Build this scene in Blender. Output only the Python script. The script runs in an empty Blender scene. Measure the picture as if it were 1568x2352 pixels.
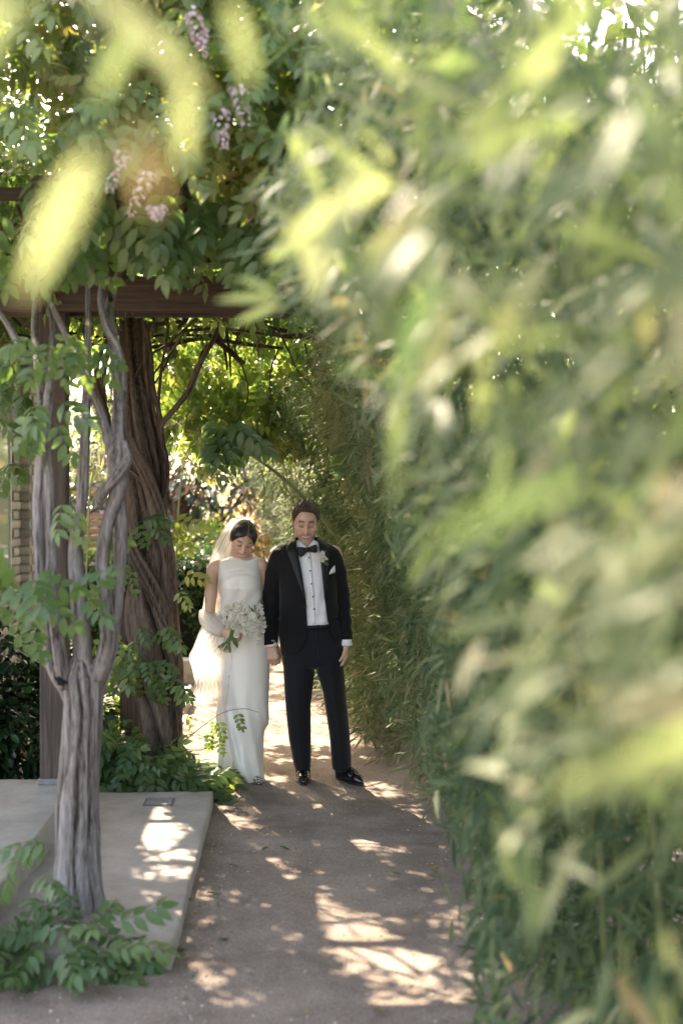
import bpy, bmesh, math, random
import numpy as np
from mathutils import Vector, Matrix, Euler

random.seed(7)
rng = np.random.default_rng(11)
R = math.radians
S = bpy.context.scene
COL = S.collection

# ---------------------------------------------------------------- camera
CAM_H = 1.8
cam_data = bpy.data.cameras.new("camera")
cam = bpy.data.objects.new("camera", cam_data)
COL.objects.link(cam)
S.camera = cam
cam_data.sensor_width = 36.0
cam_data.lens = 50.0
cam_data.clip_start = 0.05
cam_data.clip_end = 2000.0
YAW, PITCH = math.atan(119 / 3266.7), math.atan(27 / 3266.7)
cam.location = (0, 0, CAM_H)
cam.rotation_euler = (math.pi / 2 - PITCH, 0, -YAW)
cam_data.dof.use_dof = True
cam_data.dof.focus_distance = 8.95
cam_data.dof.aperture_fstop = 1.8

# ---------------------------------------------------------------- sky and sun
SUN_EL = 41.5
SUN_AZ = Vector((-0.31, 0.95, 0)).normalized()          # towards the sun, over the ground
TO_SUN = np.array([SUN_AZ.x * math.cos(R(SUN_EL)), SUN_AZ.y * math.cos(R(SUN_EL)), math.sin(R(SUN_EL))])
world = bpy.data.worlds.new("World")
S.world = world
world.use_nodes = True
wn = world.node_tree
sky = wn.nodes.new("ShaderNodeTexSky")
sky.sky_type = 'NISHITA'
sky.sun_disc = False
sky.sun_elevation = R(SUN_EL)
sky.sun_rotation = math.atan2(SUN_AZ.x, SUN_AZ.y)
sky.altitude = 100
sky.air_density = 0.8
sky.dust_density = 2.5
sky.ozone_density = 0.6
bg = wn.nodes["Background"]
bg.inputs[1].default_value = 0.15
wn.links.new(sky.outputs[0], bg.inputs[0])
sun_data = bpy.data.lights.new("sun", 'SUN')
sun_data.energy = 3.0
sun_data.angle = R(0.5)
sun_data.color = (1.0, 0.965, 0.91)
sun = bpy.data.objects.new("sun", sun_data)
COL.objects.link(sun)
sun.location = (-3, 9, 14)
sun.rotation_euler = Vector(TO_SUN).to_track_quat('Z', 'Y').to_euler()

vs = S.view_settings
vs.view_transform = 'Standard'
vs.look = 'None'
vs.gamma = 1.0
vs.use_curve_mapping = False
vs.exposure = 3.28
try:
    vs.use_white_balance = True
    vs.white_balance_temperature = 8500
    vs.white_balance_tint = 15
except Exception:
    pass
cy = S.cycles
cy.max_bounces = 8
cy.diffuse_bounces = 4
cy.glossy_bounces = 3
cy.transmission_bounces = 4
cy.transparent_max_bounces = 12
cy.use_denoising = True
cy.sample_clamp_indirect = 6.0
cy.caustics_reflective = False
cy.caustics_refractive = False

# ---------------------------------------------------------------- the photograph's geometry, for measuring
F = 50 / 36 * 2352.0
CR = np.array(cam.rotation_euler.to_matrix())


def W(u, v, Y):
    """the point at depth Y (world) that was measured at (u, v) on the 1568 x 2352 photograph"""
    d = CR @ np.array([(u - 784) / F, -(v - 1176) / F, -1.0])
    return np.array([0, 0, CAM_H]) + d * (Y / d[1])


def G(u, v, z=0.0):
    """the point at height z measured at (u, v)"""
    d = CR @ np.array([(u - 784) / F, -(v - 1176) / F, -1.0])
    return np.array([0, 0, CAM_H]) + d * ((z - CAM_H) / d[2])


def UV(P):
    q = (np.asarray(P) - np.array([0, 0, CAM_H])) @ CR
    zz = np.minimum(q[:, 2], -1e-3)
    return 784 + F * q[:, 0] / -zz, 1176 - F * q[:, 1] / -zz


# ---------------------------------------------------------------- object helpers
def tag(o, label=None, cat=None, group=None, kind=None):
    if label: o["label"] = label
    if cat: o["category"] = cat
    if group: o["group"] = group
    if kind: o["kind"] = kind
    return o


def thing(name, label, cat, loc=(0, 0, 0), group=None):
    o = bpy.data.objects.new(name, None)
    o.empty_display_size = 0.2
    COL.objects.link(o)
    o.location = loc
    return tag(o, label, cat, group)


def put(name, me, parent=None, mat=None):
    """link a mesh built in world coordinates; parented so that it stays where it is"""
    o = bpy.data.objects.new(name, me)
    COL.objects.link(o)
    if mat is not None:
        me.materials.clear()
        me.materials.append(mat)
    if parent is not None:
        o.parent = parent
        o.matrix_parent_inverse = Matrix.Translation(-abs_loc(parent))
    return o


def abs_loc(o):
    v = Vector(o.location)
    if o.parent is not None:
        v = v + o.matrix_parent_inverse.translation + abs_loc(o.parent)
    return v


def mesh_np(name, V, T, smooth=True, **attrs):
    """V (n,3), T (m,3) or (m,4) index array -> mesh; attrs are per-vertex floats or colours"""
    me = bpy.data.meshes.new(name)
    V = np.ascontiguousarray(V, dtype=np.float32)
    T = np.ascontiguousarray(T, dtype=np.int32)
    k = T.shape[1]
    me.vertices.add(len(V))
    me.vertices.foreach_set("co", V.ravel())
    me.loops.add(T.size)
    me.loops.foreach_set("vertex_index", T.ravel())
    me.polygons.add(len(T))
    me.polygons.foreach_set("loop_start", np.arange(0, T.size, k, dtype=np.int32))
    for key, val in attrs.items():
        val = np.ascontiguousarray(val, dtype=np.float32)
        if val.ndim == 1:
            a = me.attributes.new(key, 'FLOAT', 'POINT')
            a.data.foreach_set("value", val)
        else:
            a = me.attributes.new(key, 'FLOAT_COLOR', 'POINT')
            if val.shape[1] == 3:
                val = np.concatenate([val, np.ones((len(val), 1), np.float32)], 1)
            a.data.foreach_set("color", val.ravel())
    me.update(calc_edges=True)
    me.validate()
    if not smooth:
        me.shade_flat()
    return me


def mesh_bm(name, bm, smooth=False):
    me = bpy.data.meshes.new(name)
    bm.normal_update()
    bm.to_mesh(me)
    bm.free()
    if smooth:
        me.shade_smooth()
    else:
        me.shade_flat()
    return me


def box_mesh(name, lo, hi, bevel=0.004, segs=2):
    bm = bmesh.new()
    bmesh.ops.create_cube(bm, size=1.0)
    lo, hi = Vector(lo), Vector(hi)
    for v in bm.verts:
        v.co = Vector([(lo[i] + hi[i]) / 2 + v.co[i] * (hi[i] - lo[i]) for i in range(3)])
    if bevel:
        bmesh.ops.bevel(bm, geom=list(bm.edges), offset=bevel, segments=segs, affect='EDGES', profile=0.6)
    return mesh_bm(name, bm)


def nrm(a):
    a = np.asarray(a, float)
    return a / np.maximum(np.linalg.norm(a, axis=-1, keepdims=True), 1e-9)


def catmull(P, n):
    P = np.asarray(P, float)
    Q = np.vstack([2 * P[0] - P[1], P, 2 * P[-1] - P[-2]])
    t = np.linspace(0, len(P) - 1 - 1e-6, n)
    i = t.astype(int)
    f = (t - i)[:, None]
    a, b, c, d = Q[i], Q[i + 1], Q[i + 2], Q[i + 3]
    return 0.5 * (2 * b + (c - a) * f + (2 * a - 5 * b + 4 * c - d) * f ** 2 + (3 * b - a - 3 * c + d) * f ** 3)


def vnoise(P, seed=0, octaves=3):
    """cheap smooth noise from sines, about -1..1"""
    P = np.asarray(P, float)
    g = np.random.default_rng(seed)
    out = np.zeros(P.shape[0])
    amp, tot = 1.0, 0.0
    f = 1.0
    for o in range(octaves):
        for k in range(3):
            w = g.normal(size=P.shape[1]) * f
            out += amp * np.sin(P @ w + g.uniform(0, 6.28))
        tot += amp * 1.7
        amp *= 0.55
        f *= 2.1
    return out / tot


def tube(name, pts, radii, n=None, sides=16, ridges=0, amp=0.0, twist=0.0, rough=0.0, seed=1, flat=1.0, smooth=True, resample=True):
    """a limb with tapering radius, optional twisted ridges (bark ropes) and lumpiness"""
    pts = np.asarray(pts, float)
    n = n or max(4, len(pts) * 5)
    if resample:
        C = catmull(pts, n)
        rr = np.interp(np.linspace(0, 1, n), np.linspace(0, 1, len(radii)), radii)
    else:
        C, rr, n = pts, np.asarray(radii, float), len(pts)
    Tn = nrm(np.gradient(C, axis=0))
    ref = np.array([0.0, -1.0, 0.0]) if abs(Tn[:, 1]).mean() < 0.8 else np.array([1.0, 0, 0])
    X = nrm(np.cross(Tn, np.cross(ref[None], Tn)))
    Yv = np.cross(Tn, X)
    s = np.concatenate([[0], np.cumsum(np.linalg.norm(np.diff(C, axis=0), axis=1))])
    th = np.linspace(0, 2 * np.pi, sides, endpoint=False)
    A, SS = np.meshgrid(th, s)
    rad = np.repeat(rr[:, None], sides, 1)
    grove = np.zeros_like(rad)
    if ridges:
        ph = A * ridges + SS * twist
        g = np.random.default_rng(seed)
        lump = np.zeros_like(A)
        for k in range(3):
            m = int(g.integers(1, 4))
            lump += np.sin(m * (A + SS * twist / ridges) + SS * g.uniform(1.5, 5) + g.uniform(0, 6)) / 3
        q = np.stack([np.cos(A + SS * twist / ridges) * 1.5, np.sin(A + SS * twist / ridges) * 1.5, SS * 1.7], -1).reshape(-1, 3)
        wp = vnoise(q, seed + 100, 3).reshape(A.shape)
        w2 = vnoise(q * np.array([5, 5, 1.6]), seed + 200, 2).reshape(A.shape)
        w = np.abs(np.sin(ph / 2 + 0.9 * lump + 1.9 * wp)) ** .7
        w = w * (.75 + .25 * wp)
        grove = np.clip(w + .25 * w2, 0, 1)
        rad = rad * (1 + amp * (w - 0.6) + 0.6 * amp * lump + .22 * amp * w2)
    P = C[:, None, :] + rad[..., None] * (np.cos(A)[..., None] * X[:, None] + flat * np.sin(A)[..., None] * Yv[:, None])
    if rough:
        nn = vnoise(P.reshape(-1, 3) * np.array([14, 14, 6.0]), seed).reshape(rad.shape)
        P = P + (rough * nn * rad)[..., None] * (np.cos(A)[..., None] * X[:, None] + np.sin(A)[..., None] * Yv[:, None])
    V = P.reshape(-1, 3)
    idx = np.arange(n * sides).reshape(n, sides)
    a, b = idx[:-1], idx[1:]
    Q = np.stack([a, np.roll(a, -1, 1), np.roll(b, -1, 1), b], -1).reshape(-1, 4)
    V = np.vstack([V, C[0], C[-1]])
    gv = np.concatenate([grove.ravel(), [0.5, 0.5]])
    c0, c1 = n * sides, n * sides + 1
    i0, i1 = idx[0], idx[-1]
    cap0 = np.stack([np.roll(i0, -1), i0, np.full(sides, c0), np.full(sides, c0)], -1)
    cap1 = np.stack([i1, np.roll(i1, -1), np.full(sides, c1), np.full(sides, c1)], -1)
    T = np.concatenate([Q[:, [0, 1, 2]], Q[:, [0, 2, 3]], cap0[:, :3], cap1[:, :3]])
    return mesh_np(name, V, T, smooth, groove=gv)


# ---------------------------------------------------------------- material helpers
def new_mat(name):
    m = bpy.data.materials.new(name)
    m.use_nodes = True
    nt = m.node_tree
    return m, nt, nt.nodes, nt.links, nt.nodes["Principled BSDF"]


def N(nt, typ, **kw):
    n = nt.nodes.new(typ)
    for k, v in kw.items():
        if k.startswith("i_"):
            n.inputs[k[2:].replace("_", " ")].default_value = v
        else:
            setattr(n, k, v)
    return n


def ramp(nt, stops, interp='LINEAR'):
    n = nt.nodes.new("ShaderNodeValToRGB")
    n.color_ramp.interpolation = interp
    e = n.color_ramp.elements
    while len(e) < len(stops):
        e.new(0.5)
    for i, (p, c) in enumerate(stops):
        e[i].position = p
        e[i].color = (*c, 1)
    return n


def noise(nt, scale, detail=4, rough=0.55, vec=None, stretch=None):
    n = N(nt, "ShaderNodeTexNoise")
    n.inputs["Scale"].default_value = scale
    n.inputs["Detail"].default_value = detail
    n.inputs["Roughness"].default_value = rough
    if vec is None:
        vec = N(nt, "ShaderNodeTexCoord").outputs["Object"]
    if stretch:
        mp = N(nt, "ShaderNodeMapping")
        mp.inputs["Scale"].default_value = stretch
        nt.links.new(vec, mp.inputs[0])
        vec = mp.outputs[0]
    nt.links.new(vec, n.inputs["Vector"])
    return n


def bump(nt, bsdf, height, strength=0.4, dist=0.01):
    b = N(nt, "ShaderNodeBump")
    b.inputs["Strength"].default_value = strength
    b.inputs["Distance"].default_value = dist
    nt.links.new(height, b.inputs["Height"])
    nt.links.new(b.outputs[0], bsdf.inputs["Normal"])
    return b


def plain(name, col, rough=0.6, metal=0.0, var=0.0, scale=20.0, bumps=0.0, spec=None):
    m, nt, nd, lk, b = new_mat(name)
    b.inputs["Roughness"].default_value = rough
    b.inputs["Metallic"].default_value = metal
    if spec is not None:
        b.inputs["Specular IOR Level"].default_value = spec
    if var:
        nz = noise(nt, scale)
        lo = [c * (1 - var) for c in col]
        hi = [min(1, c * (1 + var)) for c in col]
        rp = ramp(nt, [(0.3, lo), (0.7, hi)])
        lk.new(nz.outputs[0], rp.inputs[0])
        lk.new(rp.outputs[0], b.inputs["Base Color"])
        if bumps:
            bump(nt, b, nz.outputs[0], bumps, 0.005)
    else:
        b.inputs["Base Color"].default_value = (*col, 1)
    return m


def leaf_mat(name, stops, trans=0.4, tint=(1.25, 1.25, 0.55), rough=0.45, spec=0.35):
    """two-sided leaf: gloss on top, light coming through; colour varies leaf by leaf (attribute rnd)"""
    m, nt, nd, lk, b = new_mat(name)
    at = N(nt, "ShaderNodeAttribute", attribute_name="rnd")
    rp = ramp(nt, stops)
    lk.new(at.outputs["Fac"], rp.inputs[0])
    lk.new(rp.outputs[0], b.inputs["Base Color"])
    b.inputs["Roughness"].default_value = rough
    b.inputs["Specular IOR Level"].default_value = spec
    tr = N(nt, "ShaderNodeBsdfTranslucent")
    mul = N(nt, "ShaderNodeMix", data_type='RGBA', blend_type='MULTIPLY')
    mul.inputs["Factor"].default_value = 1.0
    lk.new(rp.outputs[0], mul.inputs["A"])
    mul.inputs["B"].default_value = (*[t * 1.5 for t in tint], 1)
    lk.new(mul.outputs["Result"], tr.inputs["Color"])
    mx = N(nt, "ShaderNodeMixShader")
    mx.inputs[0].default_value = trans
    lk.new(b.outputs[0], mx.inputs[1])
    lk.new(tr.outputs[0], mx.inputs[2])
    lk.new(mx.outputs[0], nd["Material Output"].inputs["Surface"])
    return m


def bark_mat(name, dark, mid, light, stretch=(30, 30, 4.5), scale=3.0):
    m, nt, nd, lk, b = new_mat(name)
    nz = noise(nt, scale, 6, 0.65, stretch=stretch)
    n2 = noise(nt, 2.2, 3, 0.5)
    at = N(nt, "ShaderNodeAttribute", attribute_name="groove")
    rp = ramp(nt, [(0.36, dark), (0.52, mid), (0.76, light)])
    ad = N(nt, "ShaderNodeMath", operation='MULTIPLY_ADD')
    ad.inputs[1].default_value = 0.75
    lk.new(nz.outputs[0], ad.inputs[0])
    sc = N(nt, "ShaderNodeMath", operation='MULTIPLY')
    sc.inputs[1].default_value = 0.34
    lk.new(at.outputs["Fac"], sc.inputs[0])
    lk.new(sc.outputs[0], ad.inputs[2])
    lk.new(ad.outputs[0], rp.inputs[0])
    mixc = N(nt, "ShaderNodeMix", data_type='RGBA', blend_type='MULTIPLY')
    mixc.inputs["Factor"].default_value = 0.6
    r2 = ramp(nt, [(0.35, (0.72, 0.66, 0.6)), (0.65, (1, 1, 1))])
    lk.new(n2.outputs[0], r2.inputs[0])
    lk.new(rp.outputs[0], mixc.inputs["A"])
    lk.new(r2.outputs[0], mixc.inputs["B"])
    lk.new(mixc.outputs["Result"], b.inputs["Base Color"])
    b.inputs["Roughness"].default_value = 0.85
    b.inputs["Specular IOR Level"].default_value = 0.2
    bump(nt, b, nz.outputs[0], 0.7, 0.012)
    return m
# ---------------------------------------------------------------- sun gaps: where the canopy lets the sun through
# (ground point, radii) in metres; a leaf whose shadow would fall there is not grown
GAPS = []


def gap_uv(u, v, ru, rv, z=0.0):
    c = G(u, v, z)
    e1 = G(u + ru, v, z)
    e2a, e2b = G(u, v - rv, z), G(u, v + rv, z)
    rx = abs(e1[0] - c[0])
    ry = abs(e2a[1] - e2b[1]) / 2
    sh = c - TO_SUN * (z / TO_SUN[2])
    GAPS.append((sh[0], sh[1], rx * 1.05 + 0.05, ry * 1.05 + 0.05))


def gap_pt(p, r):
    p = np.asarray(p, float)
    sh = p - TO_SUN * (p[2] / TO_SUN[2])
    GAPS.append((sh[0], sh[1], r, r))


for e in [(335, 1890, 50, 34), (368, 1928, 44, 36), (345, 1915, 40, 30), (382, 1980, 34, 16), (400, 2022, 34, 12)]:
    gap_uv(*e, z=0.08)
for e in [(622, 1797, 34, 12), (530, 1850, 24, 12), (545, 1905, 16, 10), (505, 1835, 12, 24), (560, 1880, 20, 12),
          (860, 1812, 46, 14),
          (700, 2040, 26, 18), (735, 2075, 30, 16), (800, 2140, 46, 22), (760, 2095, 36, 16), (850, 2190, 56, 28), (920, 2240, 64, 34), (985, 2300, 80, 40), (900, 2330, 50, 26), (1060, 2320, 50, 30),
          (860, 2255, 40, 14), (1000, 2130, 30, 20), (985, 2290, 60, 22), (1030, 2230, 50, 20), (715, 2140, 20, 16), (920, 2150, 30, 10), (880, 2110, 24, 8), (900, 2310, 30, 12),
          (850, 2335, 30, 12), (960, 2250, 30, 10), (540, 2340, 44, 18), (650, 1990, 14, 9), (590, 1995, 18, 10), (455, 2058, 14, 8), (510, 2290, 8, 8),
          (650, 1700, 22, 8), (650, 1755, 22, 8), (742, 1712, 22, 6), (742, 1746, 22, 8), (640, 1560, 20, 10),
          (648, 1530, 14, 10), (632, 1640, 12, 6), (655, 1622, 14, 6), (450, 1560, 12, 8), (600, 1590, 14, 7), (560, 1620, 16, 8)]:
    gap_uv(*e)
def streak(u0, v0, u1, v1, r0, r1, n):
    for t in np.linspace(0, 1, n):
        r = 1.5 * (r0 + (r1 - r0) * t) + 5
        gap_uv(u0 + (u1 - u0) * t, v0 + (v1 - v0) * t, r, r * .5)


streak(765, 1885, 905, 1985, 9, 5, 7)
streak(930, 1870, 1010, 1915, 9, 6, 4)
streak(690, 2030, 760, 2110, 16, 22, 4)
streak(780, 2110, 1060, 2345, 22, 46, 8)
streak(560, 1985, 640, 2080, 7, 9, 5)
streak(740, 1835, 800, 1875, 8, 6, 3)
streak(500, 1820, 520, 1930, 8, 6, 5)
# sun on the bride's veil and on the groom's hair and shoulder
for (u, v, Y, r) in [(520, 1215, 9.2, .10), (490, 1300, 9.25, .10), (470, 1390, 9.2, .09), (470, 1500, 9.1, .12), (455, 1580, 9.1, .10), (500, 1640, 9.2, .10),
                     (690, 1165, 9.1, .07), (640, 1255, 9.1, .05), (560, 1200, 9.2, .06), (500, 1740, 9.2, .1), (780, 1255, 9.1, .04)]:
    gap_pt(W(u, v, Y), r * 1.5)
GAPS = np.array(GAPS)


def in_gap(P, grow=0.0):
    P = np.asarray(P)
    sh = P - TO_SUN[None] * (P[:, 2] / TO_SUN[2])[:, None]
    out = np.zeros(len(P), bool)
    for gx, gy, rx, ry in GAPS:
        out |= ((sh[:, 0] - gx) / (rx + grow)) ** 2 + ((sh[:, 1] - gy) / (ry + grow)) ** 2 < 1
    return out


# ---------------------------------------------------------------- leaf shapes (x along the leaf, z its upper side)
def leaf_shape(rows, droop=0.12, fold=0.35, cup=0.0):
    """rows: (position, half width); midrib fold; returns verts, tris"""
    V, T = [(0, 0, 0)], []
    prev = None
    for (x, w) in rows:
        z = -droop * x * x
        i = len(V)
        V += [(x, w, z + w * fold), (x, 0, z), (x, -w, z + w * fold)]
        if prev is None:
            T += [(0, i + 1, i), (0, i + 2, i + 1)]
        else:
            p = prev
            T += [(p, p + 1, i + 1), (p, i + 1, i), (p + 1, p + 2, i + 2), (p + 1, i + 2, i + 1)]
        prev = i
    V.append((1, 0, -droop))
    t = len(V) - 1
    T += [(prev, prev + 1, t), (prev + 1, prev + 2, t)]
    return np.array(V, float), np.array(T)


TPL = {}
TPL['bamboo'] = leaf_shape([(0.12, .045), (0.35, .068), (0.68, .048)], 0.16, 0.3)
TPL['bamboo_big'] = leaf_shape([(0.1, .05), (0.3, .088), (0.5, .09), (0.75, .06)], 0.14, 0.25)
TPL['blade'] = (np.array([(0, 0, 0), (.38, .066, -.012), (1, 0, -.15), (.38, -.066, -.012), (.45, 0, -.045)], float),
                np.array([(0, 4, 1), (1, 4, 2), (0, 3, 4), (3, 2, 4)]))
TPL['leaf2'] = (np.array([(0, 0, 0), (.45, .27, .05), (1, 0, -.1), (.45, -.27, .05)], float), np.array([(0, 2, 1), (0, 3, 2)]))
TPL['leaf6'] = leaf_shape([(.3, .22), (.65, .2)], 0.12, 0.25)
TPL['leaf_long'] = leaf_shape([(.25, .13), (.6, .15)], 0.2, 0.3)


def compound(seed, pairs=5, llen=0.27, fine=True):
    """pinnate leaf, 1 long: a thin rachis with opposite leaflets and an end leaflet"""
    g = np.random.default_rng(seed)
    Vs, Ts = [], []
    lv, lt = leaf_shape([(.22, .19), (.5, .23), (.78, .13)], 0.22, 0.2) if fine else (TPL['leaf2'][0] * np.array([1, .85, 1]), TPL['leaf2'][1])
    off = 0
    droop = 0.28

    def rach(t):
        return np.array([t, 0.03 * math.sin(3 * t + seed), -droop * t * t])
    spots = []
    for k in range(pairs):
        t = 0.26 + 0.62 * k / max(1, pairs - 1)
        for sgn in (1, -1):
            spots.append((t + g.uniform(-.02, .02), sgn))
    spots.append((0.93, 0))
    for t, sgn in spots:
        b = rach(t)
        s = llen * g.uniform(.85, 1.12) * (0.82 + .3 * math.sin(math.pi * min(t, .95)))
        if sgn:
            ang = R(g.uniform(52, 72)) * sgn
            d = np.array([math.cos(ang), math.sin(ang), g.uniform(-.55, -.1) - .35 * t])
        else:
            d = np.array([1, g.uniform(-.15, .15), -.6])
        d = d / np.linalg.norm(d)
        up = np.array([g.uniform(-.25, .25), g.uniform(-.3, .3), 1.0])
        z = up - d * (up @ d)
        z /= np.linalg.norm(z)
        y = np.cross(z, d)
        Vs.append(b + s * (lv[:, :1] * d + lv[:, 1:2] * y + lv[:, 2:] * z))
        Ts.append(lt + off)
        off += len(lv)
    if fine:
        ts = np.linspace(0, .95, 5)
        c = np.array([rach(t) for t in ts])
        w = 0.006
        rv = np.concatenate([c + [0, w, 0], c - [0, w, 0], c + [0, 0, w]])
        n = 5
        tt = []
        for i in range(n - 1):
            for (a, b) in ((0, n), (n, 2 * n), (2 * n, 0)):
                tt += [(a + i, a + i + 1, b + i + 1), (a + i, b + i + 1, b + i)]
        Vs.append(rv)
        Ts.append(np.array(tt) + off)
    return np.vstack(Vs), np.vstack(Ts)


for k in range(3):
    TPL['wist%d' % k] = compound(k + 3, 4, .37, True)
    TPL['wfar%d' % k] = compound(k + 13, 4, .34, False)
    TPL['fern%d' % k] = compound(k + 23, 11, .16, False)


class Foliage:
    """collects leaves, then builds the largest as single objects and the rest as one mesh"""

    def __init__(self):
        self.e = {}

    def add(self, key, P, D, U, s, rnd, cull=True, grow=0.0):
        P, D, U = np.atleast_2d(P), np.atleast_2d(D), np.atleast_2d(U)
        n = len(P)
        D = np.broadcast_to(D, (n, 3))
        U = np.broadcast_to(U, (n, 3))
        s = np.broadcast_to(np.asarray(s, float), (n,))
        rnd = np.broadcast_to(np.asarray(rnd, float), (n,))
        if cull:
            mid = P + nrm(D) * (s * .5)[:, None]
            k = ~in_gap(mid, grow) | (rng.random(n) < .05)
            P, D, U, s, rnd = P[k], D[k], U[k], s[k], rnd[k]
        self.e.setdefault(key, []).append((P, D, U, s, rnd))

    def count(self):
        return sum(len(x[0]) for l in self.e.values() for x in l)

    def build(self, parent, mat, singles=0, leaf_name='leaf', rest_name='foliage', min_px=24):
        allv, allt, allr, off = [], [], [], 0
        cand = []
        data = {}
        for key, lst in self.e.items():
            P, D, U, s, rnd = [np.concatenate([x[i] for x in lst]) for i in range(5)]
            X = nrm(D)
            Z = nrm(U - X * (U * X).sum(1, keepdims=True) + 1e-6)
            data[key] = (P, X, Z, s, rnd)
            if singles:
                mid = P + X * (s * .5)[:, None]
                u, v = UV(mid)
                dist = np.maximum(mid[:, 1], .2)
                px = s * F / dist
                ok = (u > 10) & (u < 1558) & (v > 10) & (v < 2342) & (mid[:, 1] > .3) & (px > min_px)
                for i in np.nonzero(ok)[0]:
                    cand.append((px[i] + rnd[i], key, i))
        cand.sort(key=lambda c: -c[0])
        chosen = {}
        for _, key, i in cand[:singles]:
            chosen.setdefault(key, []).append(i)
        ploc = abs_loc(parent)
        for key, (P, X, Z, s, rnd) in data.items():
            tv, tt = TPL[key]
            Y = np.cross(Z, X)
            if key in chosen:
                meshes = []
                for q in range(5):
                    me = mesh_np(leaf_name, tv, tt, True, rnd=np.full(len(tv), .1 + .2 * q) + 0 * tv[:, 0])
                    me.materials.append(mat)
                    meshes.append(me)
                for i in chosen[key]:
                    o = bpy.data.objects.new(leaf_name, meshes[min(4, int(rnd[i] * 5))])
                    m = Matrix(((X[i, 0] * s[i], Y[i, 0] * s[i], Z[i, 0] * s[i], P[i, 0] - ploc[0]),
                                (X[i, 1] * s[i], Y[i, 1] * s[i], Z[i, 1] * s[i], P[i, 1] - ploc[1]),
                                (X[i, 2] * s[i], Y[i, 2] * s[i], Z[i, 2] * s[i], P[i, 2] - ploc[2]), (0, 0, 0, 1)))
                    COL.objects.link(o)
                    o.parent = parent
                    o.matrix_basis = m
                keep = np.ones(len(P), bool)
                keep[chosen[key]] = False
                P, X, Y, Z, s, rnd = P[keep], X[keep], Y[keep], Z[keep], s[keep], rnd[keep]
            if len(P) == 0:
                continue
            V = P[:, None] + s[:, None, None] * (tv[None, :, :1] * X[:, None] + tv[None, :, 1:2] * Y[:, None] + tv[None, :, 2:] * Z[:, None])
            k = len(tv)
            T = tt[None] + (np.arange(len(P)) * k)[:, None, None] + off
            allv.append(V.reshape(-1, 3))
            allt.append(T.reshape(-1, 3))
            allr.append(np.repeat(rnd, k))
            off += len(P) * k
        if allv:
            me = mesh_np(rest_name, np.vstack(allv), np.vstack(allt), True, rnd=np.concatenate(allr))
            o = put(rest_name, me, parent, mat)
            o["kind"] = "stuff"
            return o


def rdir(n, bias=(0, 0, 0), spread=1.0):
    return nrm(rng.normal(size=(n, 3)) * spread + np.asarray(bias, float))


def clump_crown(fol, key, centre, radii, n, size, rnd=(0, 1), clumps=30, csize=.28, shell=.35, droop=-.3, cull=True, flat=.5):
    """leaves in clumps spread through an ellipsoid crown"""
    centre, radii = np.asarray(centre, float), np.asarray(radii, float)
    cd = rdir(clumps)
    cr = (shell + (1 - shell) * rng.random(clumps)) ** .6
    cc = centre + cd * cr[:, None] * radii
    which = rng.integers(0, clumps, n)
    off = rng.normal(size=(n, 3)) * csize * radii * .8
    P = cc[which] + off
    D = nrm(nrm(off) * .8 + cd[which] * .5 + rng.normal(size=(n, 3)) * .5 + np.array([0, 0, droop]))
    U = nrm(rng.normal(size=(n, 3)) * flat + np.array([0, 0, 1.0]))
    cv = rng.random(clumps)
    r = np.clip(rnd[0] + (rnd[1] - rnd[0]) * (.45 * cv[which] + .55 * rng.random(n)), 0, 1)
    fol.add(key, P, D, U, size * rng.uniform(.75, 1.2, n), r, cull)
# ================================================================ THE SETTING
# ---- ground: decomposed granite path with beds either side, one sheet to the horizon
def ground_mat():
    m, nt, nd, lk, b = new_mat("granite_path")
    n1 = noise(nt, 2.1, 7, 0.68)
    n2 = noise(nt, 55, 5, 0.75)
    vo = N(nt, "ShaderNodeTexVoronoi", feature='F1')
    vo.inputs["Scale"].default_value = 130
    lk.new(N(nt, "ShaderNodeTexCoord").outputs["Object"], vo.inputs["Vector"])
    r1 = ramp(nt, [(0.28, (.150, .117, .092)), (0.5, (.255, .206, .168)), (0.75, (.36, .296, .248))])
    r2 = ramp(nt, [(0.25, (.55, .52, .5)), (0.5, (1, 1, 1)), (0.75, (1.35, 1.3, 1.28))])
    r3 = ramp(nt, [(0.0, (1.3, 1.22, 1.18)), (0.35, (1, 1, 1)), (0.8, (.72, .70, .70))])
    lk.new(n1.outputs[0], r1.inputs[0])
    lk.new(n2.outputs[0], r2.inputs[0])
    lk.new(vo.outputs["Distance"], r3.inputs[0])
    a = N(nt, "ShaderNodeMix", data_type='RGBA', blend_type='MULTIPLY')
    a.inputs["Factor"].default_value = .75
    lk.new(r1.outputs[0], a.inputs["A"]); lk.new(r2.outputs[0], a.inputs["B"])
    c = N(nt, "ShaderNodeMix", data_type='RGBA', blend_type='MULTIPLY')
    c.inputs["Factor"].default_value = .8
    lk.new(a.outputs["Result"], c.inputs["A"]); lk.new(r3.outputs[0], c.inputs["B"])
    lk.new(c.outputs["Result"], b.inputs["Base Color"])
    b.inputs["Roughness"].default_value = .95
    b.inputs["Specular IOR Level"].default_value = .15
    ad = N(nt, "ShaderNodeMath", operation='MULTIPLY_ADD')
    ad.inputs[1].default_value = .6
    lk.new(n2.outputs[0], ad.inputs[0]); lk.new(vo.outputs["Distance"], ad.inputs[2])
    bump(nt, b, ad.outputs[0], .6, .008)
    return m


def gz(x, y):
    P = np.stack([x, y], -1).reshape(-1, 2)
    d = np.exp(-((P[:, 0] + .8) ** 2 + (P[:, 1] - 9.25) ** 2) / .35) * .07          # mound round the old vine
    near = np.clip(1 - np.abs(P[:, 1] - 8) / 14, 0, 1)
    h = (vnoise(P * 2.2, 5, 4) * .010 + vnoise(P * 9, 6, 3) * .004) * near
    onpath = np.exp(-((P[:, 0] - .15) / .8) ** 2)
    return (h * (1 - .5 * onpath) + d).reshape(np.shape(x))


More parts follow.
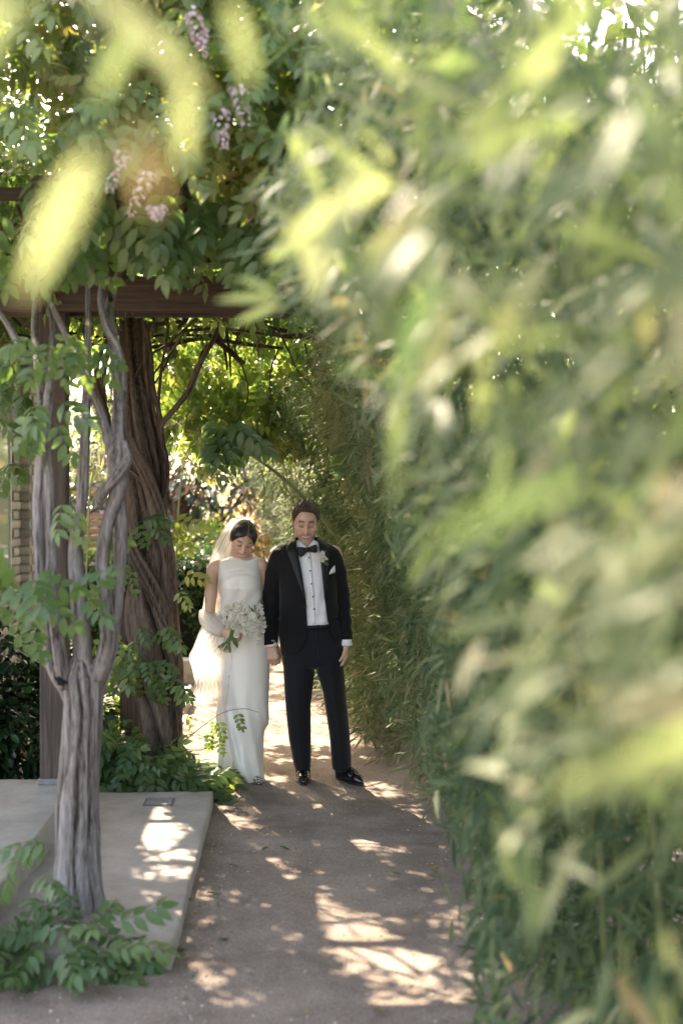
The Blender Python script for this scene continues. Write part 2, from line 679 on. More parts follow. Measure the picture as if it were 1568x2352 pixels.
gx = np.concatenate([-np.geomspace(900, 3.2, 16), np.linspace(-3, 3, 121), np.geomspace(3.2, 900, 16)])
gy = np.concatenate([[-900, -200, -60, -20, -8, -3, 0], np.linspace(1, 20, 260), np.geomspace(20.4, 1500, 22)])
GX, GY = np.meshgrid(gx, gy)
GZ = gz(GX, GY)
ii = np.arange(GX.size).reshape(GX.shape)
Q = np.stack([ii[:-1, :-1], ii[:-1, 1:], ii[1:, 1:], ii[1:, :-1]], -1).reshape(-1, 4)
ground = put("ground", mesh_np("ground", np.stack([GX, GY, GZ], -1).reshape(-1, 3), Q), None, ground_mat())
tag(ground, kind="structure")


def concrete_mat(name, lo, hi):
    m, nt, nd, lk, b = new_mat(name)
    n1 = noise(nt, 2.6, 8, 0.72)
    n2 = noise(nt, 160, 3, 0.7)
    r1 = ramp(nt, [(0.3, lo), (0.7, hi)])
    r2 = ramp(nt, [(0.3, (.78, .77, .76)), (0.6, (1.05, 1.05, 1.05))])
    lk.new(n1.outputs[0], r1.inputs[0]); lk.new(n2.outputs[0], r2.inputs[0])
    a = N(nt, "ShaderNodeMix", data_type='RGBA', blend_type='MULTIPLY')
    a.inputs["Factor"].default_value = .8
    lk.new(r1.outputs[0], a.inputs["A"]); lk.new(r2.outputs[0], a.inputs["B"])
    lk.new(a.outputs["Result"], b.inputs["Base Color"])
    b.inputs["Roughness"].default_value = .85
    b.inputs["Specular IOR Level"].default_value = .25
    bump(nt, b, n2.outputs[0], .25, .003)
    return m


M_CONC = concrete_mat("concrete", (.245, .215, .18), (.42, .375, .325))


def worn_slab(name, lo, hi):
    bm = bmesh.new()
    bmesh.ops.create_cube(bm, size=1.0)
    lo, hi = Vector(lo), Vector(hi)
    for v in bm.verts:
        v.co = Vector([(lo[i] + hi[i]) / 2 + v.co[i] * (hi[i] - lo[i]) for i in range(3)])
    bmesh.ops.bevel(bm, geom=list(bm.edges), offset=.012, segments=2, affect='EDGES', profile=.6)
    for ax, cuts in ((0, 60), (1, 60)):
        es = [e for e in bm.edges if abs((e.verts[0].co - e.verts[1].co)[ax]) > .5]
        bmesh.ops.subdivide_edges(bm, edges=es, cuts=cuts, use_grid_fill=True)
    co = np.array([v.co for v in bm.verts])
    d = vnoise(co * 9, 91, 3) * .0045 + np.minimum(0, vnoise(co * 4, 92, 2) + .45) * .03
    e2 = vnoise(co * 7, 93, 3) * .0025
    for v, a, b_ in zip(bm.verts, d, e2):
        if abs(v.co.x - hi.x) < .02: v.co.x += a
        if abs(v.co.y - lo.y) < .02: v.co.y -= a
        v.co.z += b_ * (1 if v.co.z > lo.z + .05 else 0)
    return mesh_bm(name, bm, True)


slab = put("patio_pavement", worn_slab("patio_pavement", (-3.2, 5.45, -.1), (-.45, 8.42, .08)), None, M_CONC)
tag(slab, kind="structure")
step = put("patio_step", worn_slab("patio_step", (-5, 5.0, .03), (-1.18, 8.06, .23)), None, M_CONC)
tag(step, kind="structure")

# soil pocket round the grey trunk
ns_ = 40
th_ = np.linspace(0, 6.283, ns_, endpoint=False)
rs_ = np.array([.0, .09, .135, .155])
sc_ = np.array([-.885, 5.96])
Vs_ = [(sc_[0] + r_ * 1.15 * math.cos(t_) * (1 + .12 * math.sin(3 * t_) + .07 * math.sin(7 * t_ + 1)), sc_[1] + r_ * math.sin(t_) * (1 + .1 * math.sin(4 * t_)), .086 + .022 * (1 - r_ / .155) + .003 * math.sin(9 * t_ + 20 * r_)) for r_ in rs_ for t_ in th_]
ix_ = np.arange(4 * ns_).reshape(4, ns_)
soil = put("soil", mesh_np("soil", np.array(Vs_), np.stack([ix_[:-1], np.roll(ix_[:-1], -1, 1), np.roll(ix_[1:], -1, 1), ix_[1:]], -1).reshape(-1, 4)), None, plain("dark_soil", (.15, .118, .094), .95, 0, .5, 60, .8))
tag(soil, kind="structure")

# pebbles and grit on the path: uncountable
npeb = 2600
py = 4.4 + 9 * rng.random(npeb) ** 1.5
pxx = -.55 + 1.7 * rng.random(npeb)
edge = rng.random(npeb) < .35
pxx[edge] = -.42 + .16 * rng.random(edge.sum())
front = rng.random(npeb) < .2
pxx[front] = -1.9 + 1.6 * rng.random(front.sum()); py[front] = 4.5 + .9 * rng.random(front.sum())
cube = np.array([(x, y, z) for x in (-1, 1) for y in (-1, 1) for z in (-1, 1)], float) * .55
octa = np.array([(1, 0, 0), (-1, 0, 0), (0, 1, 0), (0, -1, 0), (0, 0, 1), (0, 0, -1)], float)
ot = np.array([(0, 2, 4), (2, 1, 4), (1, 3, 4), (3, 0, 4), (2, 0, 5), (1, 2, 5), (3, 1, 5), (0, 3, 5)])
ps = .0028 + .006 * rng.random(npeb) ** 4
bad = (pxx < -.44) & (py > 5.4) & (py < 8.45)
ps[bad] = .0001
sc3 = rng.uniform(.6, 1.3, (npeb, 3)) * np.array([1, 1, .6])
ang = rng.uniform(0, 6.28, npeb)
ov = octa[None] * sc3[:, None] * ps[:, None, None]
ca, sa = np.cos(ang)[:, None], np.sin(ang)[:, None]
ov = np.stack([ov[..., 0] * ca - ov[..., 1] * sa, ov[..., 0] * sa + ov[..., 1] * ca, ov[..., 2]], -1)
ov += np.stack([pxx, py, gz(pxx, py) + ps * .25], -1)[:, None]
me = mesh_np("gravel", ov.reshape(-1, 3), (ot[None] + (np.arange(npeb) * 6)[:, None, None]).reshape(-1, 3), True, rnd=np.repeat(rng.random(npeb), 6))
mg, nt, nd, lk, b = new_mat("gravel")
at = N(nt, "ShaderNodeAttribute", attribute_name="rnd")
rp = ramp(nt, [(0, (.16, .12, .10)), (.5, (.33, .26, .21)), (1, (.55, .47, .42))])
lk.new(at.outputs["Fac"], rp.inputs[0]); lk.new(rp.outputs[0], b.inputs["Base Color"])
b.inputs["Roughness"].default_value = .9
tag(put("gravel", me, None, mg), "loose pinkish grit scattered over the path and along the slab edge", "gravel", kind="stuff")


# ---- timber
def wood_mat(name, dark, mid, light, along='x'):
    m, nt, nd, lk, b = new_mat(name)
    st = {'x': (2.5, 55, 55), 'z': (55, 55, 2.5), 'y': (55, 2.5, 55)}[along]
    nz = noise(nt, 1.0, 5, .6, stretch=st)
    n2 = noise(nt, 2.5, 3, .5)
    r1 = ramp(nt, [(.28, dark), (.5, mid), (.72, light)])
    lk.new(nz.outputs[0], r1.inputs[0])
    r2 = ramp(nt, [(.3, (.7, .66, .62)), (.7, (1.1, 1.08, 1.05))])
    lk.new(n2.outputs[0], r2.inputs[0])
    a = N(nt, "ShaderNodeMix", data_type='RGBA', blend_type='MULTIPLY')
    a.inputs["Factor"].default_value = .7
    lk.new(r1.outputs[0], a.inputs["A"]); lk.new(r2.outputs[0], a.inputs["B"])
    lk.new(a.outputs["Result"], b.inputs["Base Color"])
    b.inputs["Roughness"].default_value = .72
    b.inputs["Specular IOR Level"].default_value = .3
    bump(nt, b, nz.outputs[0], .35, .004)
    return m


WD = ((.034, .025, .020), (.068, .050, .040), (.115, .087, .070))
M_WX, M_WZ, M_WY = [wood_mat("cedar_" + a, *WD, along=a) for a in 'xzy']
M_STEEL = plain("grey_steel", (.18, .18, .19), .5, .7, .2, 30)

perg = thing("pergola", "brown timber pergola carrying the wisteria over the patio and path", "pergola", (-1.3, 7.97, 0))
put("post", box_mesh("post", (-1.378, 7.90, .245), (-1.233, 8.045, 3.06), .006), perg, M_WZ)
put("post", box_mesh("post", (-1.14, 9.58, .02), (-.985, 9.735, 3.06), .006), perg, M_WZ)
put("post", box_mesh("post", (-4.4, 7.90, .245), (-4.255, 8.045, 3.06), .006), perg, M_WZ)
put("post_base", box_mesh("post_base", (-1.384, 7.888, .2305), (-1.227, 8.05, .262), .002), perg, M_STEEL)
for (y0, y1, xr) in ((7.835, 7.893, .06), (8.052, 8.11, .02)):
    put("beam", box_mesh("beam", (-5.2, y0, 2.835), (xr, y1, 3.03), .006), perg, M_WX)
for x in (-4.5, -3.6, -2.7, -1.85, -1.0, -.25):
    put("rafter", box_mesh("rafter", (x - .022, 6.42, 3.034), (x + .022, 12.4, 3.165), .004), perg, M_WY)
for y in (6.55, 7.4, 8.3, 9.2, 10.1, 11.0, 11.9):
    put("purlin", box_mesh("purlin", (-5.2, y - .02, 3.168), (.12, y + .02, 3.225), .004), perg, M_WX)
put("fascia", box_mesh("fascia", (-1.15, 6.37, 3.05), (-.02, 6.414, 3.245), .005), perg, M_WX)
for x in (-1.36, -1.25):
    for z in (2.88, 2.98):
        bm = bmesh.new()
        bmesh.ops.create_cone(bm, cap_ends=True, segments=8, radius1=.011, radius2=.011, depth=.012,
                              matrix=Matrix.Translation((x, 7.83, z)) @ Matrix.Rotation(R(90), 4, 'X'))
        put("bolt", mesh_bm("bolt", bm), perg, M_STEEL)

# ---- brick house at the left
M_MORTAR = plain("mortar", (.30, .28, .25), .95, 0, .2, 40)
M_BRICK = [plain("brick_%s" % c, col, .9, 0, .22, 60, .4) for c, col in
           (("grey", (.33, .305, .27)), ("buff", (.40, .365, .32)), ("dark", (.26, .24, .215)))]
house = thing("brick_house", "grey painted brick house corner with a tall window behind the vine", "house", (-3.5, 11, 0))
put("wall", box_mesh("wall", (-6, 9.6, 0), (-2.20, 12.6, 3.75), 0), house, M_MORTAR)
put("wall", box_mesh("wall", (-2.26, 11.72, 0), (-2.12, 12.55, 3.75), 0), house, M_MORTAR)
put("roof", box_mesh("roof", (-6.4, 9.2, 3.755), (-2.08, 12.8, 3.90), .01), house, plain("roof_board", (.12, .09, .07), .8, 0, .2, 20))
bms = []
for q in range(3):
    me = box_mesh("brick", (-.012, -.0975, -.0285), (.012, .0975, .0285), .004, 1)
    me.materials.append(M_BRICK[q]); bms.append(me)
bfr = []
for q in range(3):
    me = box_mesh("brick", (-.045, -.012, -.0285), (.045, .012, .0285), .004, 1)
    me.materials.append(M_BRICK[q]); bfr.append(me)


def place(me, name, parent, loc, rz=0.0):
    o = bpy.data.objects.new(name, me)
    COL.objects.link(o)
    o.parent = parent
    o.location = Vector(loc) - abs_loc(parent)
    o.rotation_euler[2] = rz
    return o


for row in range(34):
    z = .80 + .0735 * row
    for k in range(8):
        y = 10.45 + .207 * k + (.1 if row % 2 else 0)
        if y > 11.66: continue
        if .98 < z < 2.42 and y < 11.36: continue
        place(random.choice(bms), "brick", house, (-2.197 + random.uniform(-.002, .003), y, z))
    place(random.choice(bfr), "brick", house, (-2.166, 11.716 + random.uniform(-.003, .002), z))
    for k in range(3):
        place(random.choice(bms), "brick", house, (-2.117 + random.uniform(-.002, .003), 11.83 + .207 * k + (.08 if row % 2 else 0), z))
win = put("window", box_mesh("window", (-2.23, 9.8, .93), (-2.185, 11.28, 2.40), .003), house, plain("window_frame", (.30, .32, .29), .5))
mgl, nt, nd, lk, b = new_mat("window_glass")
b.inputs["Base Color"].default_value = (.30, .36, .33, 1); b.inputs["Roughness"].default_value = .06; b.inputs["Specular IOR Level"].default_value = .8
put("pane", box_mesh("pane", (-2.19, 9.86, 1.0), (-2.180, 11.20, 2.33), 0), win, mgl)
put("window_bar", box_mesh("window_bar", (-2.184, 11.17, .98), (-2.168, 11.205, 2.35), .002), win, plain("window_bar_paint", (.55, .56, .52), .5))
put("lintel", box_mesh("lintel", (-2.215, 9.8, 2.403), (-2.15, 11.42, 2.50), .004), house, plain("lintel_paint", (.16, .13, .11), .7, 0, .2))

# ---- far garden house with brown eave, and slatted fence
gh = thing("garden_house", "low pinkish garden house with brown eave seen between the vine stems", "house", (-4.5, 23, 0))
put("wall", box_mesh("wall", (-7, 22, 0), (-2.7, 26, 2.3), .01), gh, plain("pink_render", (.42, .32, .27), .9, 0, .12, 6))
put("roof", box_mesh("roof", (-7.6, 21.4, 2.305), (-2.25, 26.5, 2.55), .02), gh, plain("eave_brown", (.22, .13, .10), .8, 0, .2, 8))
put("window", box_mesh("window", (-3.9, 21.96, 1.0), (-3.1, 21.995, 2.0), .01), gh, plain("dark_glass", (.03, .035, .04), .1))

fence = thing("slat_fence", "weathered brown fence of horizontal slats behind the vine stems", "fence", (-2.2, 15, 0))
M_SLAT = wood_mat("slat_wood", (.10, .065, .05), (.19, .125, .095), (.28, .19, .14), 'x')
for k in range(14):
    z = .62 + .076 * k
    put("slat", box_mesh("slat", (-3.4, 15 + random.uniform(-.003, .003), z), (-1.86, 15.02, z + .052), .004, 1), fence, M_SLAT)
for x in (-3.3, -2.5, -1.9):
    put("fence_post", box_mesh("fence_post", (x - .04, 15.025, 0), (x + .04, 15.10, 1.72), .005), fence, M_WZ)

# ---- low stone edging beyond the old vine, and the valve box lid on the slab
M_STONE = plain("limestone", (.38, .34, .29), .9, 0, .25, 14, .5)
kb = put("stone_block", box_mesh("stone_block", tuple(np.array([-.99, 11.6, 0])), (-.86, 12.6, .17), .02, 2), None, M_STONE)
tag(kb, "pale low stone block edging the bed behind the twisted brown vine", "stone")
kb2 = put("stone_block", box_mesh("stone_block", (-1.35, 13.9, 0), (-.80, 14.2, .24), .03, 2), None, M_STONE)
tag(kb2, "brownish stone block in front of the clipped green hedge", "stone")
lid_c = G(366, 1843, .081)
vb = thing("valve_box_cover", "small dark grey valve box cover set into the concrete slab", "utility cover", (lid_c[0], lid_c[1], .08))
put("frame", box_mesh("frame", (lid_c[0] - .085, lid_c[1] - .10, .0805), (lid_c[0] + .085, lid_c[1] + .10, .086), .002), vb, plain("lid_frame", (.10, .10, .10), .7))
put("lid", box_mesh("lid", (lid_c[0] - .074, lid_c[1] - .089, .0862), (lid_c[0] + .074, lid_c[1] + .089, .0905), .002), vb, plain("lid_plastic", (.16, .165, .16), .65, 0, .25, 40))
# ================================================================ WISTERIA
M_BARK_GREY = bark_mat("bark_grey", (.038, .031, .027), (.165, .145, .132), (.33, .305, .29))
M_BARK_BROWN = bark_mat("bark_brown", (.020, .014, .011), (.082, .058, .045), (.17, .128, .10))
M_TWIG = bark_mat("twig_dark", (.02, .014, .010), (.06, .04, .028), (.11, .08, .06))
M_WIST = leaf_mat("wisteria_leaf", [(0, (.050, .10, .040)), (.35, (.085, .155, .060)), (.7, (.15, .21, .080)), (.93, (.22, .26, .11)), (1, (.26, .19, .12))], .45, rough=.4, spec=.5)


def UVP(lst, Y):
    """(u, v[, dy]) measured points -> world points near depth Y"""
    return np.array([W(p[0], p[1], Y + (p[2] if len(p) > 2 else 0)) for p in lst])


def rad(px, Y):
    return [p / 2 * Y / F for p in px]


YF = 5.98      # depth of the grey vine
base_f = W(190, 2120, YF)
vine1 = thing("wisteria_vine", "grey furrowed wisteria trunk splitting into upright twining stems before the patio", "vine", (W(190, 2130, YF)[0], YF, 0))


def stem(parent, mat, pts, px, Y, name="stem", ridges=5, amp=.10, twist=3.0, rough=.05, sides=20, seed=1, n=None):
    P = UVP(pts, Y)
    return put(name, tube(name, P, rad(px, Y), n or len(pts) * 8, sides, ridges, amp, twist, rough, seed), parent, mat)


# main trunk: base to the fork
stem(vine1, M_BARK_GREY, [(200, 2190), (190, 2120), (184, 2007), (185, 1900), (186, 1800), (190, 1700), (191, 1620), (188, 1560), (187, 1520), (187, 1490)],
     [150, 118, 106, 95, 88, 85, 87, 98, 60, 14], YF, "trunk", 9, .27, 2.2, .07, 110, 3, 170)
# left pair
stem(vine1, M_BARK_GREY, [(180, 1640, .02), (160, 1585), (135, 1545, -.02), (120, 1500), (116, 1446), (98, 1363), (90, 1267), (87, 1171), (92, 1091), (100, 1020), (98, 930, .1), (88, 840, .25), (80, 760, .5), (85, 650, .9)],
     [48, 46, 44, 42, 38, 26, 26, 28, 27, 25, 22, 20, 18, 16], YF, seed=4)
stem(vine1, M_BARK_GREY, [(150, 1580, -.03), (138, 1500, -.05), (128, 1430, -.04), (118, 1363, -.03), (120, 1267), (113, 1171), (110, 1091), (102, 1000, .04), (112, 920, .1), (120, 840, .2), (122, 750, .6), (110, 640, 1.1)],
     [34, 32, 29, 27, 27, 25, 26, 27, 24, 20, 18, 15], YF, seed=5)
# middle
stem(vine1, M_BARK_GREY, [(188, 1620, .03), (192, 1540), (186, 1415), (178, 1330), (174, 1254), (186, 1171), (192, 1075), (198, 947), (200, 850, .2), (203, 740, .6), (202, 627, 1.3), (205, 560, 1.5)],
     [48, 46, 40, 37, 34, 28, 27, 24, 20, 16, 13, 12], YF, seed=6)
# right pair, twisting into a swollen knot, then splitting
stem(vine1, M_BARK_GREY, [(205, 1640, .02), (228, 1560, .01), (252, 1490), (262, 1430), (272, 1350), (276, 1267), (277, 1187), (268, 1120, .04), (270, 1060, .05), (282, 1010, .02)],
     [46, 44, 36, 31, 27, 31, 30, 34, 42, 22], YF, seed=7)
stem(vine1, M_BARK_GREY, [(222, 1560, -.03), (243, 1490, -.05), (246, 1420, -.05), (240, 1350, -.03), (237, 1267, -.02), (252, 1187, -.03), (272, 1120, -.05), (270, 1045), (273, 947, .05), (270, 870, .15), (262, 790, .35), (250, 725, .6), (262, 660, 1.2), (285, 590, 1.6)],
     [40, 36, 30, 29, 32, 29, 40, 50, 29, 27, 27, 25, 22, 20], YF, seed=8)
stem(vine1, M_BARK_GREY, [(235, 1170, -.06), (228, 1150, -.07), (245, 1120, -.09), (272, 1090, -.09), (292, 1055, -.06), (285, 1015, -.03)], [8, 16, 20, 24, 24, 14], YF, seed=9, twist=8)
stem(vine1, M_BARK_GREY, [(262, 1060, .02), (250, 1010, .0), (228, 940), (205, 890), (178, 835, .1), (160, 790, .3), (120, 700, .7)], [30, 26, 22, 21, 19, 17, 14], YF, seed=10)
stem(vine1, M_BARK_GREY, [(285, 900, .1), (275, 810, .15), (245, 750, .3), (232, 690, .6), (240, 620, 1.2)], [16, 16, 18, 18, 14], YF, seed=11)
stem(vine1, M_BARK_GREY, [(60, 830, .1), (35, 775, .1), (5, 725, .3), (-30, 690, .5)], [18, 17, 15, 14], YF, seed=12)
# the knot hole in the fork: a black lump stands for its inner shade
bm = bmesh.new()
bmesh.ops.create_icosphere(bm, subdivisions=3, radius=1)
for v_ in bm.verts:
    v_.co *= 1 + .3 * math.sin(5 * v_.co.x + 2 * v_.co.z) * math.cos(4 * v_.co.z)
bm.transform(Matrix.Translation(W(140, 1566, YF - .085)) @ Matrix.Rotation(R(35), 4, 'Y') @ Matrix.Diagonal((.026, .014, .015, 1)))
put("knot_hole", mesh_bm("knot_hole", bm, True), vine1, plain("hole_shade", (.006, .005, .004), 1))
# stems climbing past the beam and over the roof
for (pts, px) in (([(202, 660, 1.2), (210, 600, 1.0), (205, 520, .9), (190, 430, .8)], [14, 13, 12, 10]),
                  ([(275, 650, 1.2), (290, 600, 1.0), (300, 540, .9), (330, 470, .8), (380, 420, .7)], [20, 18, 16, 14, 10]),
                  ([(255, 690, .7), (240, 620, .8), (232, 560, .8), (250, 500, .8)], [14, 12, 11, 9]),
                  ([(285, 640, 1.1), (340, 615, 1.2), (420, 612, 1.3), (500, 585, 1.4)], [9, 8, 7, 6]),
                  ([(100, 720, .9), (80, 640, .9), (70, 560, .8), (40, 470, .7)], [16, 14, 12, 10])):
    stem(vine1, M_TWIG, pts, px, YF, sides=10, seed=13)

YB = 9.15
vine2 = thing("wisteria_vine", "massive dark brown twisted wisteria trunk rising from the leafy bed beside the path", "vine", (W(375, 1790, YB)[0], YB, 0))
stem(vine2, M_BARK_BROWN, [(380, 1810), (376, 1775), (376, 1734), (372, 1660), (364, 1574), (358, 1478), (348, 1382), (343, 1300), (338, 1230), (333, 1150), (330, 1075), (322, 990), (316, 915), (312, 830, .1), (308, 740, .2), (306, 690, .3)],
     [150, 110, 90, 90, 98, 104, 108, 104, 92, 86, 78, 60, 50, 42, 38, 30], YB, "trunk", 6, .46, 5.5, .08, 110, 21, 220)
stem(vine2, M_BARK_BROWN, [(405, 1760, -.05), (400, 1660, -.06), (398, 1560, -.07), (392, 1480, -.09), (372, 1400, -.12), (340, 1330, -.13), (312, 1270, -.10), (300, 1220, -.04)], [30, 32, 34, 38, 40, 40, 36, 26], YB, ridges=4, amp=.30, seed=22, sides=40, twist=5)
stem(vine2, M_BARK_BROWN, [(392, 1440, -.05), (390, 1350, -.05), (384, 1267, -.05), (366, 1180, -.1), (340, 1100, -.12), (312, 1040, -.08), (298, 990, 0)], [30, 34, 34, 34, 32, 28, 20], YB, ridges=4, amp=.30, seed=23, sides=40, twist=5)
stem(vine2, M_BARK_BROWN, [(365, 1155, -.05), (378, 1120, -.06), (380, 1060, -.05), (366, 1000), (350, 947), (340, 880), (335, 790), (350, 730, .1), (390, 690, .3)], [18, 20, 18, 17, 16, 15, 13, 12, 10], YB, seed=24, sides=14)
stem(vine2, M_BARK_BROWN, [(376, 1090, -.03), (374, 1020, -.03), (366, 950), (352, 890), (345, 800), (330, 730)], [12, 13, 12, 11, 10, 8], YB, seed=25, sides=14)
stem(vine2, M_BARK_BROWN, [(370, 985, -.02), (373, 972, -.02), (405, 935), (432, 899), (450, 855), (470, 815), (486, 787), (505, 745, .1), (540, 700, .2)], [9, 12, 13, 14, 14, 12, 12, 11, 9], YB, seed=26, sides=14)
stem(vine2, M_BARK_BROWN, [(300, 1080, -.09), (335, 1110, -.13), (368, 1150, -.12)], [12, 14, 12], YB, seed=27, sides=12)
for (pts, px) in (([(250, 960, -.1), (228, 900), (222, 850), (236, 800), (260, 750), (265, 700)], [12, 13, 12, 11, 10, 9]),
                  ([(262, 1010), (240, 930), (240, 860), (250, 780), (245, 700)], [14, 14, 12, 10, 9]),
                  ([(293, 915), (330, 830), (385, 790), (440, 740), (480, 705)], [5, 6, 6, 5, 4]),
                  ([(290, 950), (345, 870), (400, 800), (430, 750)], [5, 5, 5, 4]),
                  ([(362, 960), (370, 860), (385, 760), (380, 700)], [7, 7, 6, 6])):
    stem(vine2, M_TWIG, pts, px, YB, sides=8, seed=28)
# gnarled dark branches hanging under the pergola roof
hang = [([(330, 800, .6), (400, 790, .8), (470, 778, 1), (560, 790, 1.2), (650, 800, 1.4)], [10, 10, 11, 11, 9]),
        ([(480, 770, .8), (520, 800, .8), (548, 825, .7), (562, 835, .7)], [14, 13, 13, 9]),
        ([(495, 760, .8), (515, 800, .8), (522, 850, .8)], [10, 8, 5]), ([(520, 760, 1), (527, 810, 1), (530, 865, 1)], [9, 7, 4]),
        ([(360, 745, .8), (450, 735, 1), (560, 742, 1.3), (700, 770, 1.5), (820, 800, 1.8)], [12, 13, 14, 12, 10]),
        ([(430, 730, .8), (400, 770, .8), (385, 830, .7), (350, 890, .5)], [8, 7, 6, 5]),
        ([(560, 735, .9), (540, 800, 1), (560, 850, 1), (570, 910, 1), (540, 980, 1)], [7, 5, 4, 4, 3]),
        ([(630, 740, 1), (660, 800, 1), (690, 860, 1.2), (750, 910, 1.4)], [6, 5, 4, 3]),
        ([(600, 740, 1.2), (640, 770, 1.2), (720, 780, 1.3), (800, 830, 1.5)], [12, 11, 9, 6]),
        ([(500, 780, .9), (470, 800, .8), (450, 850, .8)], [9, 7, 4]),
        ([(640, 800, 1.2), (620, 860, 1.2), (625, 930, 1.2)], [5, 4, 3]), ([(700, 790, 1.2), (720, 860, 1.2), (770, 920, 1.3)], [6, 5, 3]),
        ([(420, 760, .5), (520, 755, .6), (640, 770, .8), (760, 760, 1)], [8, 8, 7, 6])]
for k, (pts, px) in enumerate(hang):
    stem(vine2, M_TWIG, pts, px, YB, "branch", 4, .15, 5, .1, 10, 30 + k)
# tangled roof twigs above the beam
for k in range(60):
    x0, y0 = random.uniform(-3.2, .4), random.uniform(7.2, 11.5)
    L = random.uniform(.6, 1.6)
    a = random.uniform(0, 6.28)
    z0 = random.uniform(2.98, 3.3)
    pts = [(x0 + L * t * math.cos(a) + random.uniform(-.08, .08), y0 + L * t * math.sin(a) + random.uniform(-.08, .08), z0 + random.uniform(-.1, .1)) for t in (0, .33, .66, 1)]
    put("branch", tube("branch", pts, [.012, .011, .009, .005], 12, 6, 0), vine2 if y0 > 8.6 else vine1, M_TWIG)

# ---- foliage of the front vine: the mass over the pergola's front edge
f1 = Foliage()
VB = np.array([(-50, 560), (60, 600), (130, 610), (230, 600), (285, 500), (350, 490), (400, 560), (450, 615), (520, 600), (600, 640), (700, 660), (800, 640), (900, 700)], float)


def front_mass(n, ylo, yhi, keys, size, zlo, zhi, edge=True, xr=(-2.6, .95), out=.75):
    X = rng.uniform(xr[0], xr[1], n)
    Y = ylo + (yhi - ylo) * rng.random(n) ** 1.3
    Z = zlo + (zhi - zlo) * rng.random(n)
    P = np.stack([X, Y, Z], -1)
    if edge:
        u, v = UV(P)
        lim = np.interp(u, VB[:, 0], VB[:, 1]) - 190 + 30 * rng.normal(size=n)
        k = v < lim
        # dark hollows where the vine opens
        k &= ~(((u - 20) / 60) ** 2 + ((v - 400) / 130) ** 2 < 1)
        dens = vnoise(P * np.array([3.2, 2.0, 3.2]), 8, 2)
        k &= dens > -.35
        P = P[k]
    m = len(P)
    D = nrm(rng.normal(size=(m, 3)) * .55 + np.array([0, -out, -.45]))
    U = nrm(np.array([0, -.6, 1.0]) + rng.normal(size=(m, 3)) * .35)
    r = np.clip(.66 + .25 * vnoise(P * 2.5, 9, 2) + .22 * rng.normal(size=m), 0, .97)
    s = size * rng.uniform(.75, 1.2, m)
    for q in range(3):
        f1.add(keys + str(q), P[q::3], D[q::3], U[q::3], s[q::3], r[q::3])


front_mass(3000, 5.35, 6.6, 'wist', .215, 2.75, 4.3)
front_mass(2600, 6.0, 8.8, 'wfar', .26, 3.15, 5.1, True)
# trailing shoots
for (u, v, dv) in ((240, 430, 70), (265, 450, 60), (430, 430, 90), (445, 470, 60), (560, 490, 40), (150, 500, 30), (10, 480, 60), (700, 530, 40), (400, 400, 60), (480, 400, 60), (620, 490, 50)):
    c = W(u, v, 5.9)
    n = 5
    P = c + np.stack([rng.normal(size=n) * .05, rng.normal(size=n) * .06, -rng.random(n) * dv / F * 5.9], -1)
    f1.add('wist%d' % random.randrange(3), P, nrm(rng.normal(size=(n, 3)) * .4 + np.array([0, -.3, -1])), np.array([0, -1, .3]), .24, rng.uniform(.1, .5, n))
# sprigs on the stems: (u, v, n, size, dx, dz, rnd, depth)
for (u, v, n, sz, dx, dz, r, Y) in ((110, 760, 3, .19, -.6, -.8, .4, 5.8), (160, 765, 3, .20, .5, -.9, .45, 5.75), (205, 800, 3, .19, .9, -.7, .4, 5.8), (70, 800, 2, .18, -.8, -.6, .35, 5.85),
                                    (110, 925, 3, .2, .2, -.8, .3, 5.8), (95, 945, 2, .2, -.6, -.6, .25, 5.8), (150, 1150, 2, .17, .3, -.7, .75, 5.85), (205, 1240, 2, .16, .6, -.3, .6, 6.0),
                                    (20, 1300, 3, .22, -.5, -.5, .35, 5.6), (50, 1330, 3, .22, .7, -.6, .35, 5.6), (15, 1380, 2, .24, -.5, -.7, .35, 5.6), (70, 1400, 2, .18, .8, -.5, .3, 5.65), (165, 1350, 1, .17, .7, -.4, .3, 5.7), (185, 1375, 1, .17, .8, -.2, .3, 5.75),
                                    (20, 830, 4, .2, -.2, -.9, .4, 7.5), (30, 960, 4, .2, .2, -.9, .5, 8.5), (20, 1050, 4, .2, .2, -.9, .6, 8.5), (45, 890, 4, .2, .2, -.9, .4, 8)):
    c = W(u, v, Y)
    P = c + rng.normal(size=(n, 3)) * .025
    D = nrm(np.array([dx, -.45, dz]) + rng.normal(size=(n, 3)) * .45)
    f1.add('wist%d' % random.randrange(3), P, D, nrm(np.array([0, -1, .6]) + rng.normal(size=(n, 3)) * .25), sz * rng.uniform(.8, 1.1, n), np.clip(r + rng.normal(size=n) * .1, 0, .95), False)
